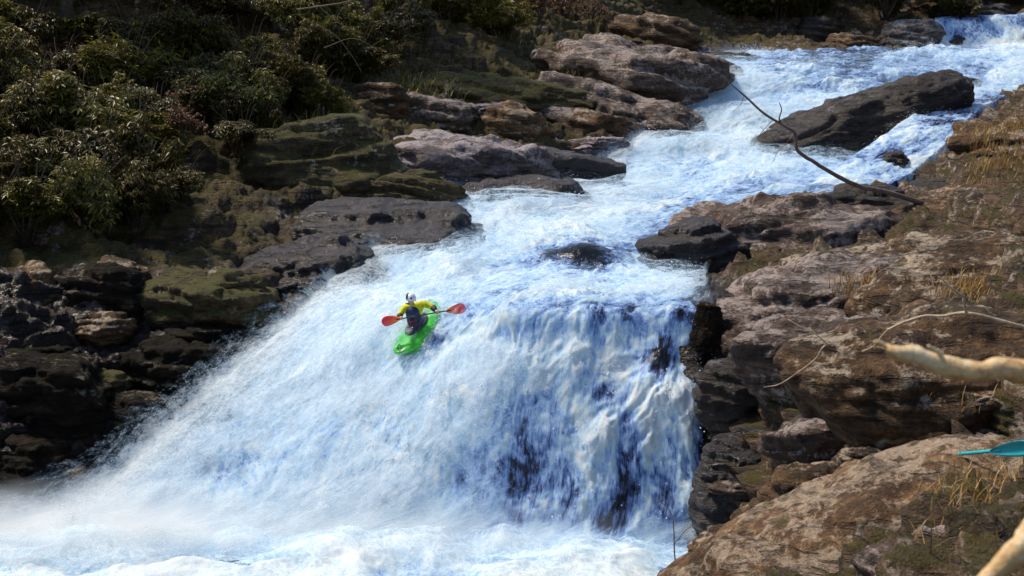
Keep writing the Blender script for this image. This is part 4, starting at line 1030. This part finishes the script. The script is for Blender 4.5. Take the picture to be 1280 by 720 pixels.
pel = np.zeros(3); waist = q_(518, 400, 33.40); chest = q_(516.5, 388, 33.26); neck = q_(515.3, 380.5, 33.16); hd = q_(513.6, 374.4, 32.98)
sR, sL = q_(505.5, 384.5, 33.2), q_(530, 379, 33.18)
eR, eL = q_(499.5, 394.5, 33.02), q_(541, 384, 33.05)
def skin_body(name, joints, edges, mat, sub=2):
    bm = bmesh.new(); vs = [bm.verts.new(j[0]) for j in joints]
    for a, b_ in edges: bm.edges.new((vs[a], vs[b_]))
    me = bpy.data.meshes.new(name); bm.to_mesh(me); bm.free()
    o = bpy.data.objects.new(name, me); COL.objects.link(o)
    md = o.modifiers.new('skin', 'SKIN'); md.use_smooth_shade = True
    for i_, j in enumerate(joints):
        sv_ = me.skin_vertices[0].data[i_]; sv_.radius = (j[1], j[1]); sv_.use_root = (i_ == 0)
    ss = o.modifiers.new('sub', 'SUBSURF'); ss.levels = sub; ss.render_levels = sub
    bpy.context.view_layer.update()
    out = bpy.data.meshes.new_from_object(o.evaluated_get(bpy.context.evaluated_depsgraph_get()))
    bpy.data.objects.remove(o); out.materials.clear()
    for p_ in out.polygons: p_.use_smooth = True
    return out
def wrist(e, h): return h + (e - h) / np.linalg.norm(e - h) * .085
J = [(pel, .15), (waist, .135), (chest, .15), (neck, .062), (neck + (hd - neck) * .55, .058), (hd, .085),
     (sR, .068), (eR, .046), (wrist(eR, hR), .032), (sL, .068), (eL, .046), (wrist(eL, hL), .032)]
E = [(0,1),(1,2),(2,3),(3,4),(4,5),(2,6),(6,7),(7,8),(2,9),(9,10),(10,11)]
kf = fwd * .42
for sgn in (1, -1):
    i0 = len(J); J += [(left * .11 * sgn - upv * .02 + fwd * .08, .085), (left * .19 * sgn + kf - upv * .06, .055), (left * .12 * sgn + fwd * .82 - upv * .1, .04)]
    E += [(0, i0), (i0, i0 + 1), (i0 + 1, i0 + 2)]
def hand(wi, h, sgn):
    """palm above the shaft, four fingers curling round it and a thumb from the side"""
    wr = J[wi][0]; toward = (h - wr) / np.linalg.norm(h - wr)
    upn = np.cross(sh, toward); upn /= np.linalg.norm(upn)
    if upn[2] < 0: upn = -upn
    pc = h + upn * .034 - toward * .025
    ip = len(J); J.append((pc, .026)); E.append((wi, ip))
    for k_, ln in enumerate((.9, 1.05, 1.0, .78)):
        s0 = (k_ - 1.5) * .021
        b0 = pc + sh * s0 + toward * .026; b1 = h + sh * s0 + toward * .034 * ln + upn * .012; b2 = h + sh * s0 + toward * .022 - upn * .026 * ln; b3 = h + sh * s0 - toward * .008 - upn * .028
        n0 = len(J); J.extend([(b0, .0095), (b1, .009), (b2, .0085), (b3, .008)]); E.extend([(ip, n0), (n0, n0+1), (n0+1, n0+2), (n0+2, n0+3)])
    n0 = len(J); s1 = -sgn * .045
    J.extend([(pc + sh * s1 * .8 - toward * .005 - upn * .01, .011), (h + sh * s1 - toward * .024 - upn * .008, .010), (h + sh * s1 * .8 - upn * .028, .009)]); E.extend([(ip, n0), (n0, n0+1), (n0+1, n0+2)])
hand(8, hR, 1); hand(11, hL, -1)
body_me = skin_body('body', J, E, M['skin'])
# head with a face, joined into the same mesh
face = np.array([-.28, -.93, -.25]); face /= np.linalg.norm(face); fx_ = np.cross(face, [0, 0, 1.0]); fx_ /= np.linalg.norm(fx_); fz = np.cross(fx_, face)
n_, f_ = ico(4)
hv = n_.copy(); hv = hv * np.array([.076, .097, .118])
hv[:, 1] += .028 * np.exp(-((n_[:, 0] / .16) ** 2) - ((n_[:, 2] + .12) / .22) ** 2) * (n_[:, 1] > .3)        # nose
hv[:, 1] -= .012 * np.exp(-(((np.abs(n_[:, 0]) - .38) / .17) ** 2) - ((n_[:, 2] - .08) / .14) ** 2) * (n_[:, 1] > .3)   # eye sockets
hv[:, 1] += .007 * np.exp(-((n_[:, 0] / .3) ** 2) - ((n_[:, 2] + .52) / .08) ** 2) * (n_[:, 1] > .2)         # lips
hv[:, 0] += np.sign(n_[:, 0]) * .016 * np.exp(-((np.abs(n_[:, 0]) - 1) / .12) ** 2 - (n_[:, 2] / .25) ** 2)    # ears
HW = hv[:, :1] * fx_ + hv[:, 1:2] * face + hv[:, 2:] * fz + hd
bm = bmesh.new(); bm.from_mesh(body_me)
vv = [bm.verts.new(x) for x in HW]
for t_ in f_: bm.faces.new([vv[i_] for i_ in t_])
bm.to_mesh(body_me); bm.free()
for p_ in body_me.polygons: p_.use_smooth = True
link('body', body_me, M['skin'], pr)
M['eye'] = plain('dark_eye', (.02,.015,.012), .2, .1, 20); M['lip'] = plain('lip', (.38,.14,.12), .5, .1, 20)
for sx_ in (1, -1):
    e_ = hd + fx_ * .03 * sx_ + face * .088 + fz * .008
    link('eye', mesh_np('eye', n_ * .011 + e_, f_), M['eye'], pr)
mo = [hd + fx_ * (-.025 + .05 * t_) + face * (.087 - .012 * (2 * t_ - 1) ** 2) - fz * .062 for t_ in np.linspace(0, 1, 7)]
link('mouth', build('mouth', [tube(mo, .006, 6)]), M['lip'], pr)
# jacket
JJ = [(waist * .55, .155), (waist, .152), (chest, .168), (neck - (neck - chest) * .15, .075), (sR, .10), ((sR + eR) / 2, .088), (eR, .074), (wrist(eR, hR) + (eR - hR) * .08, .044), (sL, .10), ((sL + eL) / 2, .088), (eL, .074), (wrist(eL, hL) + (eL - hL) * .08, .044)]
link('jacket', skin_body('jacket', JJ, [(0,1),(1,2),(2,3),(2,4),(4,5),(5,6),(6,7),(2,8),(8,9),(9,10),(10,11)], M['jacket']), M['jacket'], pr)
for (e_, h_) in ((eR, hR), (eL, hL)):
    w0 = wrist(e_, h_); link('cuff', build('cuff', [tube([w0 + (e_ - w0) * .8, w0 + (e_ - w0) * .4, w0], [.078, .064, .046], 12)]), M['cuff'], pr)
# vest: front and back shells round the chest
vest = skin_body('vest', [(waist * .6, .18), (waist + (chest - waist) * .5 + np.array([0, -.02, 0]), .20), (chest + np.array([-.01, -.07, 0]), .20), (chest + (neck - chest) * .85 + np.array([-.01, -.07, 0]), .155)], [(0,1),(1,2),(2,3)], M['pfd'])
link('vest', vest, M['pfd'], pr)
pk = waist + (chest - waist) * .1 + np.array([-.02, -.20, 0.0])
link('vest_pocket', mesh_np('vest_pocket', n_ * np.array([.10, .045, .075]) + pk, f_), M['maroon'], pr)
# spray skirt from waist to the cockpit rim
V = []; n2 = 40
for k_, (a_, zc) in enumerate(((1.02, .0), (.99, .03), (.8, .05), (.6, .09), (.52, .2))):
    for t_ in np.linspace(0, 2 * math.pi, n2, endpoint=False):
        lx, ly = (-.05 + .44 * math.cos(t_) * a_, .245 * math.sin(t_) * a_)
        if k_ >= 3: lx = -.05 + .2 * math.cos(t_) * (a_ + .35); ly = .2 * math.sin(t_) * (a_ + .35)
        wz = .225 + .012 * math.cos(2 * t_) + zc + .01 * math.sin(7 * t_) * (k_ > 1)
        V.append(KC - HB + fwd * lx + left * ly + upv * wz)
F = [(k_*n2+j_, k_*n2+(j_+1) % n2, (k_+1)*n2+(j_+1) % n2, (k_+1)*n2+j_) for k_ in range(4) for j_ in range(n2)]
link('spray_skirt', build('spray_skirt', [(V, F)]), M['skirt'], pr)
# helmet
hn, hf = ico(5)
keep = (hn[:, 2] > -.02 - .25 * (hn[:, 1] < -.1) - .22 * (np.abs(hn[:, 0]) > .75)) | ((hn[:, 1] < -.35) & (hn[:, 2] > -.6))
hfk = hf[keep[hf].all(1)]
hp = hn * np.array([.122, .142, .145]) + np.array([0, -.01, .012])
HP = hp[:, :1] * fx_ + hp[:, 1:2] * face + hp[:, 2:] * fz + hd
hme = mesh_np('helmet', HP, hfk)
hel = link('helmet', hme, M['white_shell'], pr); md = hel.modifiers.new('thick', 'SOLIDIFY'); md.thickness = .012
for off in (.03, .055, .08):
    st_ = [hd + fx_ * (off + .012 * t_) * 1.0 + face * (-.01 + .145 * math.cos(t_) * math.sqrt(max(0.05, 1 - (off / .122) ** 2))) + fz * (.012 + .150 * math.sin(t_) * math.sqrt(max(.05, 1 - (off / .122) ** 2))) for t_ in np.linspace(.3, 1.9, 14)]
    link('helmet_stripe', build('helmet_stripe', [tube(st_, .007, 6)]), M['rim'], hel)
sp_ = hd - fx_ * .058 + face * .112 + fz * .080
link('helmet_vent', mesh_np('helmet_vent', n_ * np.array([.026, .026, .028]) + sp_, f_), M['pfd'], hel)

# ------------------------------------------------------------------ camera, light, world
cam = bpy.data.cameras.new('Camera'); co = bpy.data.objects.new('Camera', cam); COL.objects.link(co)
co.location = (0, 0, CAM_H); co.rotation_euler = (R(90) - PITCH, 0, 0)
cam.sensor_width = 36; cam.lens = 36 * FPX / 1280; cam.clip_start = .1; cam.clip_end = 600
cam.dof.use_dof = True; cam.dof.focus_distance = 33; cam.dof.aperture_fstop = 3.0
SC.camera = co
SUN_EL, SUN_AZ = R(58), R(-62)      # azimuth measured from +Y towards +X
sd = Vector((math.sin(SUN_AZ) * math.cos(SUN_EL), math.cos(SUN_AZ) * math.cos(SUN_EL), math.sin(SUN_EL)))
sl = bpy.data.lights.new('Sun', 'SUN'); sl.energy = 5.0; sl.angle = R(9); sl.color = (1, .895, .73)
so = bpy.data.objects.new('Sun', sl); COL.objects.link(so); so.rotation_euler = sd.to_track_quat('Z', 'Y').to_euler(); so.location = (-20, 10, 40)
w = bpy.data.worlds.new('World'); SC.world = w; w.use_nodes = True
nt = w.node_tree; bg = nt.nodes['Background']
sky = nt.nodes.new('ShaderNodeTexSky'); sky.sky_type = 'NISHITA'; sky.sun_disc = False
sky.sun_elevation = SUN_EL; sky.sun_rotation = SUN_AZ; sky.air_density = 1.2; sky.dust_density = .6; sky.ozone_density = 2.0
nt.links.new(sky.outputs[0], bg.inputs[0]); bg.inputs[1].default_value = .15
SC.view_settings.view_transform = 'Standard'; SC.view_settings.look = 'None'; SC.view_settings.exposure = 0; SC.view_settings.gamma = 1
SC.cycles.volume_bounces = 3; SC.cycles.max_bounces = 6; SC.cycles.transparent_max_bounces = 12; SC.cycles.use_denoising = True
